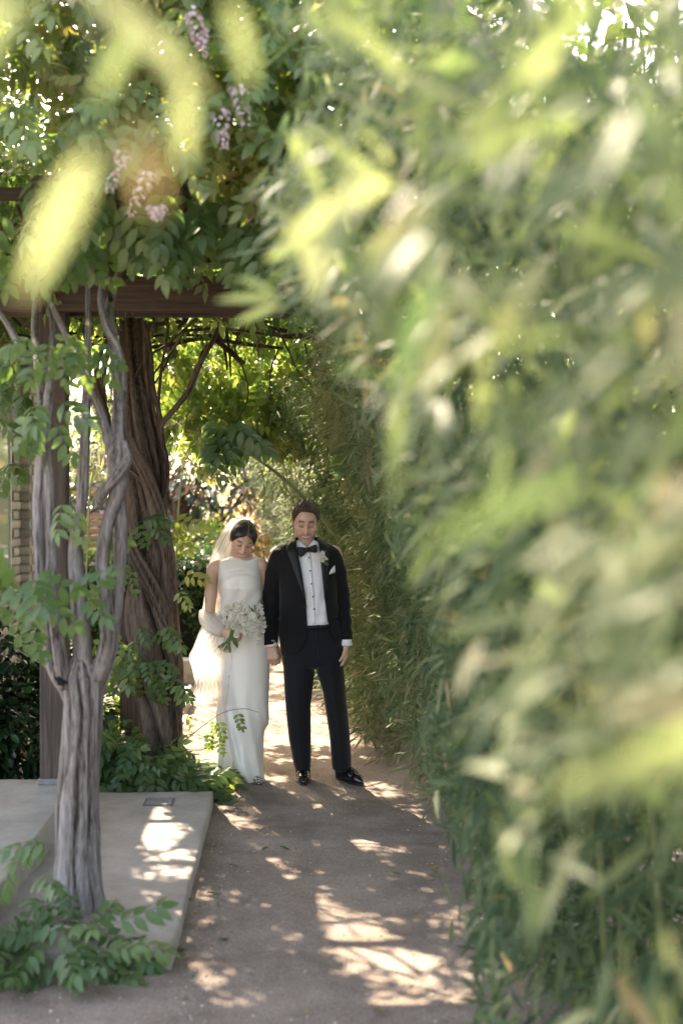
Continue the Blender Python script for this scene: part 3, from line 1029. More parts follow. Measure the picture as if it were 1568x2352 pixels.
# leafy runners at the foot of the grey trunk
n = 58
th = rng.uniform(0, 6.28, n)
rr_ = .24 * rng.random(n) ** .6
c = W(195, 2200, 5.62)
P = np.stack([c[0] - .02 + rr_ * np.cos(th) * 1.0, 5.42 + rr_ * np.sin(th) * .5, .03 + .24 * rng.random(n) * (1 - rr_ / .4)], -1)
D = nrm(np.stack([np.cos(th), np.sin(th) - .5, rng.uniform(-.3, .5, n)], -1) + rng.normal(size=(n, 3)) * .3)
kk = rng.integers(0, 3, n)
for q in range(3):
    f1.add('wist%d' % q, P[kk == q], D[kk == q], nrm(np.array([0, -.5, 1.0]) + rng.normal(size=((kk == q).sum(), 3)) * .3), .17 * rng.uniform(.7, 1.3, (kk == q).sum()), np.clip(.28 + .18 * rng.normal(size=(kk == q).sum()), 0, .9), False)
for (u, v, k) in ((80, 2000, 2), (105, 1955, 2), (75, 2080, 2), (60, 2220, 3), (40, 2290, 3)):
    cc = W(u, v, 5.45)
    f1.add('wist%d' % random.randrange(3), cc + rng.normal(size=(k, 3)) * .03, nrm(np.array([-.4, -.3, -.3]) + rng.normal(size=(k, 3)) * .5), np.array([0, -.7, 1.0]), .18, rng.uniform(.2, .5, k), False)
f1.build(vine1, M_WIST, singles=290, rest_name="foliage", min_px=40)

# flower racemes, pink to lilac
M_RAC = leaf_mat("raceme", [(0, (.40, .30, .27)), (.5, (.50, .41, .40)), (1, (.58, .52, .53))], .35, (1.0, .85, .95))
petal = leaf_shape([(.35, .3), (.75, .28)], .3, .4)


def raceme(u, v, L, dx, parent, Y, dense=44):
    top = W(u, v, Y)
    t = rng.random(dense)
    th = rng.uniform(0, 6.28, dense)
    r = .022 * (1 - .7 * t)
    P = np.stack([top[0] + dx * L * t + r * np.cos(th), top[1] + r * np.sin(th), top[2] - L * t], -1)
    D = nrm(np.stack([np.cos(th), np.sin(th), -.6 + 0 * th], -1))
    X = D
    Z = nrm(np.array([0, 0, 1.0]) - X * X[:, 2:])
    Yv = np.cross(Z, X)
    tv, tt = petal
    s = .027 * (1.1 - .5 * t)
    V = P[:, None] + s[:, None, None] * (tv[None, :, :1] * X[:, None] + tv[None, :, 1:2] * Yv[:, None] + tv[None, :, 2:] * Z[:, None])
    me = mesh_np("flower_cluster", V.reshape(-1, 3), (tt[None] + (np.arange(dense) * len(tv))[:, None, None]).reshape(-1, 3), True, rnd=np.repeat(rng.random(dense), len(tv)))
    put("flower_cluster", me, parent, M_RAC)


for (u, v, L, dx) in ((282, 345, .14, -.35), (345, 385, .16, -.45), (360, 470, .05, 0), (545, 185, .16, .2), (505, 245, .14, .1), (440, 15, .14, .25), (455, 60, .10, .2)):
    raceme(u, v, L * 1.05, dx, vine1, 5.22, 46)

# ---- foliage of the old vine: the roof canopy and the backlit curtain beyond it
f2 = Foliage()


def roof(n, x, y, z, key, size, hole=-.62):
    P = np.stack([rng.uniform(*x, n), rng.uniform(*y, n), rng.uniform(*z, n)], -1)
    P = P[vnoise(P * np.array([2.6, 2.6, 1.5]), 12, 2) > hole]
    m = len(P)
    D = nrm(rng.normal(size=(m, 3)) * np.array([1, 1, .4]) + np.array([0, 0, -.25]))
    U = nrm(np.array([0, 0, 1.0]) + rng.normal(size=(m, 3)) * .35)
    r = np.clip(.45 + .22 * rng.normal(size=m), 0, .97)
    for q in range(3):
        f2.add(key + str(q), P[q::3], D[q::3], U[q::3], size * rng.uniform(.8, 1.2, len(P[q::3])), r[q::3])


roof(2900, (-4.4, .2), (7.4, 12.3), (3.12, 3.7), 'wfar', .30)
roof(1000, (-4.0, .1), (8.0, 11.9), (3.6, 4.2), 'wfar', .32)
# curtain
n = 1050
Yc = rng.uniform(11.9, 12.9, n)
uc = rng.uniform(350, 960, n)
vlow = np.interp(uc, [350, 450, 520, 600, 700, 800, 900, 960], [930, 1000, 1010, 1000, 980, 1000, 960, 900])
vc = 730 + (vlow - 730) * rng.random(n) ** .8
P = np.array([W(a, b, y) for a, b, y in zip(uc, vc, Yc)])
P = P[(vnoise(P * 3.0, 14, 2) > -.5) & ((P[:, 0] < .15) | (rng.random(len(P)) < .6))]
m = len(P)
for q in range(3):
    mm = len(P[q::3])
    f2.add('wist%d' % q, P[q::3], nrm(rng.normal(size=(mm, 3)) * .5 + np.array([0, -.1, -.9])), nrm(np.array([-.1, .35, .9]) + rng.normal(size=(mm, 3)) * .4), .25 * rng.uniform(.75, 1.2, mm), np.clip(.66 + .2 * rng.normal(size=mm), 0, .95))
# sprigs on the old trunk, and ones beside it toned paler to look sunlit
for (u, v, n, sz, dx, dz, r, Y) in ((330, 1440, 2, .18, .2, -.9, .25, 8.8), (372, 1430, 2, .19, .5, -.8, .25, 8.85), (350, 1500, 3, .18, .3, -.9, .3, 8.85), (395, 1540, 3, .18, .4, -.8, .25, 8.85), (350, 1560, 2, .18, .2, -.9, .2, 8.85),
                                    (310, 1480, 4, .2, -.4, -.8, .55, 8.9), (290, 1530, 4, .2, -.4, -.8, .7, 8.9), (322, 1190, 2, .2, .5, -.5, .3, 8.9), (385, 1195, 3, .24, .8, -.3, .85, 9.3), (405, 1340, 2, .19, .8, -.1, .9, 8.9),
                                    (430, 1080, 3, .2, .6, -.3, .9, 9.6), (330, 1200, 2, .2, .6, -.5, .2, 8.9), (300, 1290, 3, .2, -.3, -.9, .5, 9.0), (270, 1440, 4, .24, -.2, -.9, .75, 9.2), (270, 1330, 4, .22, -.2, -.8, .7, 9.4),
                                    (490, 960, 4, .26, -.4, -.9, .1, 8.7), (530, 970, 4, .26, .5, -.8, .1, 8.7), (500, 990, 2, .25, 0, -1, .05, 8.7), (800, 1000, 4, .25, .3, -.9, .15, 9.0)):
    c = W(u, v, Y)
    P = c + rng.normal(size=(n, 3)) * .03
    D = nrm(np.array([dx, -.35, dz]) + rng.normal(size=(n, 3)) * .4)
    f2.add('wist%d' % random.randrange(3), P, D, nrm(np.array([0, -1, .6]) + rng.normal(size=(n, 3)) * .25), sz * rng.uniform(.8, 1.1, n), np.clip(r + rng.normal(size=n) * .08, 0, .95), False)
# leafy skirt at the foot
n = 420
uu = rng.uniform(228, 478, n)
P = np.array([G(u, 1815, 0) for u in uu])
P[:, 1] = 8.55 + .75 * rng.random(n)
P[:, 0] = (uu - 665) / F * P[:, 1]
hh = np.interp(uu, [228, 300, 340, 400, 440, 478], [.34, .34, .20, .12, .12, .02])
P[:, 2] = .04 + hh * rng.random(n)
D = nrm(np.stack([rng.normal(size=n) * .6 + (uu - 350) / 200, -.8 + 0 * uu, -.35 + .4 * rng.normal(size=n)], -1))
for q in range(3):
    mm = len(P[q::3])
    f2.add('wist%d' % q, P[q::3], D[q::3], nrm(np.array([0, -.8, .8]) + rng.normal(size=(mm, 3)) * .3), .22 * rng.uniform(.7, 1.2, mm), np.clip(.34 + .2 * rng.normal(size=mm), 0, .95), False)
f2.build(vine2, M_WIST, singles=290, rest_name="foliage", min_px=34)
# the thin runner that arches in front of the dress
put("runner", tube("runner", UVP([(420, 1705), (450, 1680), (490, 1650), (520, 1634), (560, 1628), (594, 1636)], 8.6), [.003, .003, .0025, .0025, .002, .0015], 24, 6), vine2, plain("runner_green", (.12, .10, .05), .6))
f3 = Foliage()
for (u, v, dx) in ((498, 1650, -.3), (505, 1648, .2), (545, 1630, .3), (480, 1680, .2), (488, 1678, -.3), (500, 1690, .3)):
    c = W(u, v, 8.6)
    f3.add('wist%d' % random.randrange(3), c, nrm(np.array([dx, -.3, -1])), np.array([0, -1, .2]), random.uniform(.09, .14), random.uniform(.4, .85), False)
f3.build(vine2, M_WIST, singles=20, min_px=5)
# ================================================================ BAMBOO HEDGE
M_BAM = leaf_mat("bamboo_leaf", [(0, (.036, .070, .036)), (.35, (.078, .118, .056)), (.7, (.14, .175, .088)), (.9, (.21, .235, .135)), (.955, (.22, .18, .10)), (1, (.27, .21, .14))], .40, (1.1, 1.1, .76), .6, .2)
M_CULM = plain("bamboo_culm", (.10, .125, .045), .45, 0, .3, 9)


def hedge_x(Y, z):
    """the hedge's face beside the path; it leans over the path higher up"""
    base = np.interp(Y, [0, 2, 4, 5, 7, 8.5, 9.5, 11, 13, 15, 17, 20], [.5, .42, .46, .55, .72, .74, .66, .44, .20, .04, -.1, -.7])
    lean = np.interp(z, [0, .5, 1.2, 1.8, 2.3, 2.8, 3.6, 5], [.06, -.04, 0, -.12, -.36, -.56, -.75, -.8])
    lean = lean * np.interp(Y, [0, 4, 9, 14], [1.05, 1.1, .8, .9])
    P = np.stack([np.asarray(Y, float), np.asarray(z, float)], -1)
    return base + lean + .13 * vnoise(P * 2.3, 31, 3)


# clear line of sight along the path: left limit of the near bamboo in the photograph
SIL = np.array([(-400, 500), (0, 560), (150, 660), (330, 620), (430, 540), (560, 500), (640, 600), (690, 540), (760, 660), (850, 720), (930, 770), (1010, 840), (1150, 862), (1300, 880),
                (1450, 950), (1600, 960), (1700, 935), (1850, 985), (2000, 1040), (2200, 1040), (2352, 1030), (2900, 1000)], float)


def grow_bamboo(fol, key, ylo, yhi, n, size, zmax, depth, per=6, sil=True, zlo=.08, rnd=.5, thin=-.38):
    m = n // per
    Y = rng.uniform(ylo, yhi, m)
    z = zlo + (zmax - zlo) * rng.random(m) ** .95
    dep = rng.exponential(depth, m)
    X = hedge_x(Y, z) + dep
    P0 = np.stack([X, Y, z], -1)
    P0 = P0[(vnoise(P0 * np.array([2.5, 3.2, 3.2]), 33, 2) > thin) & (rng.random(len(P0)) < np.interp(P0[:, 2], [0, zmax * .7, zmax], [1, 1, .25]))]
    m = len(P0)
    out = nrm(np.array([-.75, -.35, .12]) + rng.normal(size=(m, 3)) * .62)
    which = np.repeat(np.arange(m), per)
    k = len(which)
    t = rng.random(k) * .13
    P = P0[which] + out[which] * t[:, None] + rng.normal(size=(k, 3)) * .015
    D = nrm(out[which] * .85 + rng.normal(size=(k, 3)) * .58 + np.array([-.08, 0, -.42]))
    U = nrm(np.array([-.35, -.35, 1.0]) + rng.normal(size=(k, 3)) * .4)
    s = size * rng.uniform(.6, 1.25, k)
    r = np.clip(rnd + .25 * vnoise(P0 * 1.6, 35, 2)[which] + .2 * rng.normal(size=k), 0, .94)
    dead = rng.random(k) < .016
    r[dead] = rng.uniform(.94, 1, dead.sum())
    if sil:
        tip = P + D * s[:, None]
        keep = np.ones(k, bool)
        for Pq in (P, tip):
            u, v = UV(Pq)
            lim = np.interp(v, SIL[:, 0], SIL[:, 1]) + rng.normal(size=k) * 22
            blur = 25 * 4 / np.maximum(Pq[:, 1], .6)
            keep &= (u - blur > lim)
        P, D, U, s, r = P[keep], D[keep], U[keep], s[keep], r[keep]
    fol.add(key, P, D, U, s, r)


def culms(parent, ylo, yhi, n, h, r0=.009, lean=.55, back=.35, wob=.1):
    for k in range(n):
        y = ylo + (yhi - ylo) * (k + random.random()) / n
        hh = h * random.uniform(.8, 1.05)
        z = np.linspace(0, hh, 9)
        x = hedge_x(np.full(9, y), z) + back + random.uniform(-.08, .25) + .1 * (z / hh) ** 2 * 0
        yy = y + random.uniform(-.4, .2) * (z / hh) ** 2 + wob * random.uniform(-1, 1) * z / hh
        P = np.stack([x, yy, z], -1)
        P[:, 0] = np.convolve(np.pad(P[:, 0], 2, 'edge'), np.ones(5) / 5, 'valid')
        put("culm", tube("culm", P, [r0, r0, r0 * .9, r0 * .7, r0 * .35], 40, 8), parent, M_CULM)


GRP = "bamboo clumps hedging the right of the path"
specs = [  # label, ylo, yhi, leaves, template, size, height, depth, silhouette, singles, rnd
    ("bamboo clump with large soft blurred pale leaves arching over the path edge", .95, 3.3, 2500, 'bamboo', .125, 3.0, .35, True, 290, .58),
    ("dense drooping bamboo clump whose lower leaves brush the dappled sunny patch of path", 3.3, 5.8, 13000, 'bamboo', .125, 3.5, .30, True, 290, .42),
    ("bamboo clump with half blurred hanging leaves just before the gap by the shoes", 5.8, 8.0, 15000, 'blade', .125, 4.0, .26, True, 150, .42),
    ("thick bamboo clump reaching the ground beside the groom's hanging hand", 8.0, 10.6, 24000, 'blade', .125, 3.4, .24, False, 250, .56),
    ("sunlit bamboo clump right behind the groom's shoulder", 10.6, 13.2, 21000, 'blade', .125, 2.7, .24, False, 120, .56),
    ("far bamboo clump closing the bend of the path behind the couple", 13.2, 17.5, 15000, 'blade', .14, 2.5, .30, False, 60, .50),
]
for i, (lab, ylo, yhi, n, key, size, h, dep, sil, singles, rnd) in enumerate(specs):
    ym = (ylo + yhi) / 2
    t = thing("bamboo_clump", lab, "bamboo", (float(hedge_x(np.array([ym]), np.array([.3]))[0]) + .4, ym, 0), GRP)
    fo = Foliage()
    grow_bamboo(fo, key, ylo, yhi, n, size, h, dep, sil=sil, rnd=rnd, zlo=.05 if i else 1.3)
    if i == 0:
        # loose sprays close to the lens, high and right
        grow_bamboo(fo, 'bamboo_big', .75, 2.0, 420, .12, 2.9, .22, sil=True, zlo=1.2, rnd=.72)
        # sprays that hang right before the lens
        nn_ = 210
        Pn = np.stack([rng.uniform(-.14, .62, nn_), rng.uniform(.75, 2.2, nn_), rng.uniform(1.72, 2.75, nn_)], -1)
        Dn = rdir(nn_, (-.6, -.1, -.6), .45)
        un, vn = UV(Pn + Dn * .06)
        kn = (un - 120 / Pn[:, 1] > np.interp(vn, SIL[:, 0], SIL[:, 1]))
        fo.add('bamboo_big', Pn[kn], Dn[kn], rdir(nn_, (-.3, .2, 1), .35)[kn], rng.uniform(.09, .14, nn_)[kn], np.clip(.50 + .16 * rng.normal(size=nn_), 0, .8)[kn], False)
        # single leaves that dangle in front at the upper left
        for (u, v, Y, L, dx, dz, r) in ((300, 290, .62, .04, .3, -.9, .96), (215, 345, .80, .092, -.42, -.9, .84), (90, -10, .75, .10, -.8, -.35, .85), (15, 40, .80, .09, -.5, -.7, .78), (420, 185, .95, .06, .05, -.95, .86),
                                        (330, 30, .95, .07, -.4, -.8, .6), (200, -30, .85, .1, .6, -.5, .8), (520, -10, 1.0, .07, .3, -.9, .75), (640, 690, 2.2, .1, -.95, .05, .6), (650, 700, 2.3, .09, -.85, -.3, .6), (640, 680, 2.25, .08, -.8, .4, .5)):
            p = W(u, v, Y)
            fo.add('bamboo_big', p, nrm(np.array([dx, -.12, dz])), nrm(np.array([.3, -.9, .5])), L, r, False)
    # the depth of the hedge behind its face
    nb = int((3600 if i == 1 else 1900) * (yhi - max(ylo, 1.6)))
    Yb, zb = rng.uniform(max(ylo, 1.6), yhi, nb), rng.uniform(.02 if i else 1.35, h - .15, nb)
    Pb = np.stack([hedge_x(Yb, zb) + rng.uniform(.35, 1.9, nb), Yb, zb], -1)
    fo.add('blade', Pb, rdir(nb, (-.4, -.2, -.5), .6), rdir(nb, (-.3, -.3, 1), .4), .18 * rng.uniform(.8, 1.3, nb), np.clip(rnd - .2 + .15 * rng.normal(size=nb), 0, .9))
    if i == 0:
        # the hedge goes on past the photographer's shoulder
        nb = 5200
        Yb, zb = rng.uniform(-2.6, 1.2, nb), rng.uniform(.03, 3.0, nb)
        Pb = np.stack([np.maximum(.62, .5 + .1 * vnoise(np.stack([Yb, zb], -1) * 2.3, 31, 2)) + rng.exponential(.35, nb), Yb, zb], -1)
        fo.add('blade', Pb, rdir(nb, (-.5, 0, -.5), .6), rdir(nb, (-.3, 0, 1), .4), .17 * rng.uniform(.7, 1.2, nb), np.clip(.4 + .2 * rng.normal(size=nb), 0, .93))
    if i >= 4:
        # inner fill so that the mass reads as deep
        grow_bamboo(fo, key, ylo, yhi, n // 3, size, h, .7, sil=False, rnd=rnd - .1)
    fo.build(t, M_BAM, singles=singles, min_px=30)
    culms(t, ylo, yhi, 9 if i else 6, h, back=.45)
    if i == 4:
        # the thick culm that leans across behind the groom
        put("culm", tube("culm", UVP([(850, 1345), (800, 1270), (745, 1195), (690, 1135), (640, 1090), (588, 1052), (550, 1030)], 11.2), [.020, .019, .018, .017, .014, .011, .006], 40, 10), t, M_CULM)
        f = Foliage()
        n_ = 420
        tt = rng.random(n_)
        pp = catmull(UVP([(700, 1140), (640, 1090), (588, 1052), (540, 1030), (470, 1010), (400, 1000)], 11.4), 100)[(tt * 99).astype(int)]
        f.add('blade', pp + rng.normal(size=(n_, 3)) * np.array([.12, .2, .10]), rdir(n_, (-.5, -.2, -.5), .7), rdir(n_, (0, -.4, 1), .3), .13 * rng.uniform(.7, 1.2, n_), np.clip(.75 + .12 * rng.normal(size=n_), 0, .93))
        f.build(t, M_BAM, singles=40, min_px=25)
    if i == 0:
        put("twig", tube("twig", UVP([(700, -140), (500, -120), (330, -60), (215, -40), (120, -30)], .9), [.003, .0025, .002, .0015, .001], 30, 6), t, M_CULM)
        put("twig", tube("twig", np.array([W(215, -40, .87), W(225, 150, .83), W(215, 345, .80)]), [.0012, .001, .0008], 12, 6), t, M_CULM)
# ================================================================ PLANTS BEHIND
def tree(name, label, cat, base, h, crown, radii, n, size, key, mat, barkmat, r0, clumps=30, group=None, rnd=(.2, .9), limbs=6, csize=.28, singles=0, lean=(0, 0), min_px=30):
    base = np.asarray(base, float)
    t = thing(name, label, cat, tuple(base), group)
    top = np.array([base[0] + lean[0], base[1] + lean[1], h])
    put("trunk", tube("trunk", [base, base * .6 + top * .4 + np.array([.05, 0, 0]), top], [r0, r0 * .8, r0 * .55], 24, 14, 6, .1, 2, .06, 3), t, barkmat)
    crown = np.asarray(crown, float)
    for k in range(limbs):
        d = rdir(1, (0, 0, .5))[0]
        e = crown + d * np.asarray(radii) * .75
        s = base + (top - base) * random.uniform(.55, 1)
        put("limb", tube("limb", [s, (s + e) / 2 + rng.normal(size=3) * .12, e], [r0 * .45, r0 * .28, r0 * .08], 14, 8), t, barkmat)
    fo = Foliage()
    clump_crown(fo, key, crown, radii, n, size, rnd, clumps, csize)
    o = fo.build(t, mat, singles=singles, rest_name="crown", min_px=min_px)
    return t


def shrub(name, label, centre, radii, n, size, key, mat, rnd=(.2, .8), clumps=40, csize=.2, shell=.6, group=None, singles=0, cat="shrub", stems=5, min_px=20, cull=True):
    c = np.asarray(centre, float)
    t = thing(name, label, cat, (c[0], c[1], 0), group)
    for k in range(stems):
        e = c + rdir(1, (0, 0, .8))[0] * np.asarray(radii) * .6
        b = np.array([c[0] + random.uniform(-.2, .2) * radii[0], c[1] + random.uniform(-.2, .2) * radii[1], -.02])
        put("stem", tube("stem", [b, (b + e) / 2 + rng.normal(size=3) * .04, e], [.014, .01, .004], 10, 6), t, M_TWIG)
    fo = Foliage()
    clump_crown(fo, key, c, radii, n, size, rnd, clumps, csize, shell, cull=cull)
    fo.build(t, mat, singles=singles, min_px=min_px)
    return t


M_BOX = leaf_mat("box_leaf", [(0, (.02, .055, .018)), (.5, (.04, .10, .028)), (1, (.10, .17, .05))], .28, rough=.3, spec=.6)
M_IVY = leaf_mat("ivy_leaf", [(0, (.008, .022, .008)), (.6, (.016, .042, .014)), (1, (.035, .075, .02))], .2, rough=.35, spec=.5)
M_MAG = leaf_mat("magnolia_leaf", [(0, (.02, .04, .03)), (.5, (.03, .06, .045)), (.72, (.05, .08, .05)), (.8, (.20, .09, .04)), (1, (.28, .13, .06))], .15, rough=.3, spec=.6)
M_YEL = leaf_mat("yellow_leaf", [(0, (.12, .12, .05)), (.4, (.23, .20, .085)), (.8, (.32, .26, .12)), (1, (.28, .16, .10))], .5, (1.2, 1.1, .7))
M_FERN = leaf_mat("fern_leaf", [(0, (.04, .09, .02)), (.6, (.09, .16, .035)), (1, (.16, .22, .06))], .4)
M_TREE = leaf_mat("tree_leaf", [(0, (.045, .085, .02)), (.5, (.085, .14, .035)), (1, (.16, .20, .06))], .45)
M_BROWN = leaf_mat("dry_leaf", [(0, (.10, .07, .035)), (.6, (.20, .15, .08)), (1, (.30, .24, .12))], .4, (1.1, 1.0, .8))
M_BARK_RED = bark_mat("bark_red", (.06, .028, .018), (.15, .075, .05), (.24, .14, .10))

# clipped hedge beyond the old vine
def clipped(label, lo, hi, n, size, mat, singles=0):
    lo, hi = np.array(lo, float), np.array(hi, float)
    t = thing("clipped_hedge", label, "hedge", tuple(((lo + hi) / 2)[:2]) + (0,))
    fo = Foliage()
    f = rng.random(n)
    P = lo + (hi - lo) * rng.random((n, 3))
    a = f < .5
    P[a, 1] = lo[1] + .18 * rng.random(a.sum())
    b_ = (f >= .5) & (f < .8)
    P[b_, 2] = hi[2] - .15 * rng.random(b_.sum())
    c_ = (f >= .8)
    P[c_, 0] = hi[0] - .15 * rng.random(c_.sum())
    P += (.06 * vnoise(P * 5, 41, 2))[:, None] * np.array([.5, -1, .8])
    D = rdir(n, (.1, -.6, .5), .6)
    fo.add('leaf6', P, D, rdir(n, (0, -.5, 1), .4), size * rng.uniform(.7, 1.25, n), np.clip(.45 + .28 * rng.normal(size=n), 0, 1))
    fo.build(t, mat, singles=singles, min_px=14)
    for k in range(5):
        x = lo[0] + (hi[0] - lo[0]) * (k + .5) / 5
        y = (lo[1] + hi[1]) / 2
        put("stem", tube("stem", [(x, y, -.02), (x + .05, y, .4), (x, y, hi[2] * .8)], [.02, .016, .008], 10, 6), t, M_TWIG)
    core = box_mesh("shade_core", lo + np.array([.14, .2, .1]), hi - np.array([.14, .14, .16]), .05, 2)  # near-black block stands in for the shade inside the hedge
    put("shade_core", core, t, plain("inner_dark", (.012, .014, .008), 1))
    return t


clipped("glossy clipped green hedge between the brown trunk and the veil", (-2.4, 14.6, .05), (-.72, 16.2, 1.27), 7000, .065, M_BOX, 120)
shrub("sunlit_shrub", "brightly sunlit shrub top glowing behind the veil", (-.95, 17.0, 1.05), (.42, .5, .42), 900, .07, 'leaf6', M_FERN, (.5, 1), 14)
# dark ivy behind the post
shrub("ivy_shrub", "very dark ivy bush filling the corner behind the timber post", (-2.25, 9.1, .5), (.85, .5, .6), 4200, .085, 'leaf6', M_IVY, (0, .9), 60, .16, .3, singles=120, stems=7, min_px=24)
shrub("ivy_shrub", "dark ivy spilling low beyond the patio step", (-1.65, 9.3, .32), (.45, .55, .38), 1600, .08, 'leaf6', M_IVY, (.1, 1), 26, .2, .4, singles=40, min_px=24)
# fern and low greenery between the two vines
for j, (u, Y, h, lab) in enumerate(((262, 10.4, .55, "tall bright fern between the two wisteria trunks"), (300, 10.0, .42, "arching fern touching the brown trunk"), (245, 9.7, .34, "low fern just behind the grey trunk"))):
    x = (u - 665) / F * Y
    t = thing("fern", lab, "fern", (x, Y, 0), "ferns in the bed")
    fo = Foliage()
    n = 46
    th = rng.uniform(0, 6.28, n)
    D = nrm(np.stack([np.cos(th), np.sin(th), rng.uniform(.5, 1.6, n)], -1))
    fo.add('fern%d' % j, np.array([x, Y, .03]) + rng.normal(size=(n, 3)) * np.array([.06, .06, .01]), D, nrm(np.array([0, 0, 1.0]) + rng.normal(size=(n, 3)) * .1), h * rng.uniform(.75, 1.15, n), rng.uniform(.3, 1, n), False)
    n = 240
    P = np.stack([x + rng.normal(size=n) * .16, Y + rng.normal(size=n) * .16, .04 + h * .75 * rng.random(n)], -1)
    fo.add('leaf6', P, rdir(n, (0, -.6, .1), .7), rdir(n, (0, -.4, 1), .3), .075 * rng.uniform(.7, 1.3, n), rng.uniform(.2, 1, n), False)
    fo.build(t, M_FERN, singles=40, leaf_name="frond", min_px=20)

# magnolia with rust-backed leaves, dry yellow shrub, brown twiggy shrub
tree("magnolia_tree", "magnolia with reddish trunk and dark blue-green leaves behind the brown vine", "tree", ((403 - 665) / F * 18, 18, 0), 2.1, (-.95, 18.3, 2.15), (.95, .9, .6), 1500, .16, 'leaf_long', M_MAG, M_BARK_RED, .085, 26, rnd=(0, 1), limbs=9, csize=.24, singles=80, min_px=20)
tree("magnolia_tree", "dark leaved magnolia seen between the pale vine stems", "tree", (-3.0, 18.5, 0), 2.3, (-2.7, 18.5, 1.9), (.8, .8, .8), 900, .16, 'leaf_long', M_MAG, M_BARK_RED, .06, 18, rnd=(0, 1))
shrub("yellow_shrub", "golden yellow leaved shrub glowing behind the bride's head", (-.42, 20, 1.65), (.75, .7, .62), 2400, .10, 'leaf6', M_YEL, (.1, 1), 34, .22, .4, singles=60, stems=9, min_px=12)
shrub("dry_shrub", "brown twiggy dry shrub between the two heads", (-.2, 19.0, .9), (.62, .5, .95), 1300, .07, 'leaf6', M_BROWN, (0, 1), 30, .2, .3, stems=16)
shrub("leafy_shrub", "dull green shrub beyond the clipped hedge and magnolia trunk", (-1.5, 19.6, .9), (.85, .6, .95), 2200, .10, 'leaf6', M_BOX, (.1, .9), 34, .22, .3, stems=8)
# pale backlit bamboo arching above the magnolia
t = thing("bamboo_clump", "pale backlit bamboo arching over the magnolia beyond the pergola", "bamboo", (-1.9, 14.3, 0), GRP)
fo = Foliage()
n = 2600
uc = rng.uniform(100, 620, n); vc = rng.uniform(930, 1090, n); yc = rng.uniform(13, 15, n)
P = np.stack([(uc - 665) / F * yc, yc, CAM_H + (1149 - vc) / F * yc], -1)
P = P[vnoise(P * 3.5, 51, 2) > -.1]
fo.add('blade', P, rdir(len(P), (-.35, -.2, -.5), .7), rdir(len(P), (0, -.4, 1), .3), .14 * rng.uniform(.7, 1.2, len(P)), np.clip(.72 + .15 * rng.normal(size=len(P)), 0, .95))
fo.build(t, M_BAM, singles=60, min_px=22)
for k in range(5):
    x = -2.4 + .3 * k
    put("culm", tube("culm", [(x, 14.6, 0), (x + .05, 14.5, 1.2), (x + .15, 14.3, 2.2), (x + .45, 13.9, 2.8)], [.012, .011, .009, .004], 24, 7), t, M_CULM)
# trees that close the view
TG = "tall trees closing the garden"
for (x, y, r, h, n, lab) in ((-8.5, 24, 2.6, 4.6, 3600, "broad green tree rising behind the garden house"), (-3.6, 29, 2.8, 4.8, 2400, "tall tree above the eave seen through the vine stems"),
                             (.6, 26, 2.4, 3.6, 1900, "bright green tree straight beyond the bend of the path"), (4.4, 25, 2.8, 4.4, 4200, "tall tree behind the bamboo hedge with sky showing through its crown"),
                             (9.5, 28, 3.2, 4.6, 3400, "wide tree far right beyond the bamboo"), (3.4, 14.5, 1.9, 4.6, 1700, "slim tree standing inside the bamboo hedge"), (6.6, 13.5, 2.4, 4.4, 2600, "round tree crown just behind the near bamboo"), (-1.9, 21, 1.9, 5.6, 1500, "tree added out of sight behind the twisted brown vine to shade the bend"), (2.9, 9.8, 1.3, 4.4, 900, "small tree top overhanging the hedge by the couple")):  # the tree behind the twisted vine is added for its shade on the bend
    tree("garden_tree", lab, "tree", (x, y, 0), h * .8, (x, y, h), (r, r * .9, r * .95), n, .26, 'leaf2', M_TREE, M_BARK_BROWN, .14, 46, TG, (.1, 1), 7, .2)
# an unseen tree left of the patio, its crown placed to shade hedge and path
ts = thing("shade_tree", "tall unseen tree placed above the pergola to shade the hedge and path", "tree", (-5.4, 7.2, 0))
put("trunk", tube("trunk", [(-5.4, 7.2, -.05), (-5.2, 7.2, 2.5), (-4.5, 7.3, 5.2)], [.26, .2, .14], 30, 20, 7, .15, 2, .06, 90), ts, M_BARK_BROWN)
for (x_, y_, z_) in ((-2.5, 6.0, 6.2), (-1.0, 8.5, 6.4), (1.2, 6.4, 6.3), (-2.0, 11.2, 6.2), (.6, 10.6, 6.2)):
    put("limb", tube("limb", [(-4.6, 7.3, 5.0), ((x_ - 4.6) / 2, (y_ + 7.3) / 2, 5.9), (x_, y_, z_)], [.10, .07, .02], 20, 10), ts, M_BARK_BROWN)
fo = Foliage()
n = 6800
P = np.stack([rng.uniform(-4.2, 2.2, n), 5.5 + 7.2 * rng.random(n) ** .75, rng.uniform(5.6, 7.2, n)], -1)
P = P[vnoise(P * np.array([1.6, 1.6, 1.0]), 77, 2) > -.55]
fo.add('leaf2', P, rdir(len(P), (0, 0, -.3), .8), rdir(len(P), (0, 0, 1), .4), .20 * rng.uniform(.7, 1.2, len(P)), rng.random(len(P)))
fo.build(ts, M_TREE, rest_name="crown")
# a low green bank of shrubs under the trees
SG = "shrubs along the far border"
for (x, y, r, lab) in ((-3.6, 21, .9, "rounded shrub before the garden house wall"), (.9, 21.5, 1.0, "leafy shrub at the bend of the path"), (-6.2, 20, 1.2, "big shrub left of the garden house"), (-1.9, 23, 1.1, "green shrub under the tall tree behind the magnolia"), (3.0, 22, 1.2, "shrub mass behind the far bamboo"), (-3.1, 16.6, 1.0, "shrub rising behind the slatted fence"), (-4.2, 18.2, 1.3, "tall leafy shrub between the brick house and the garden house")):
    shrub("garden_shrub", lab, (x, y, r * .8), (r, r * .8, r * .95), 1700, .13, 'leaf2', M_TREE, (.0, .8), 40, .2, .35, SG)

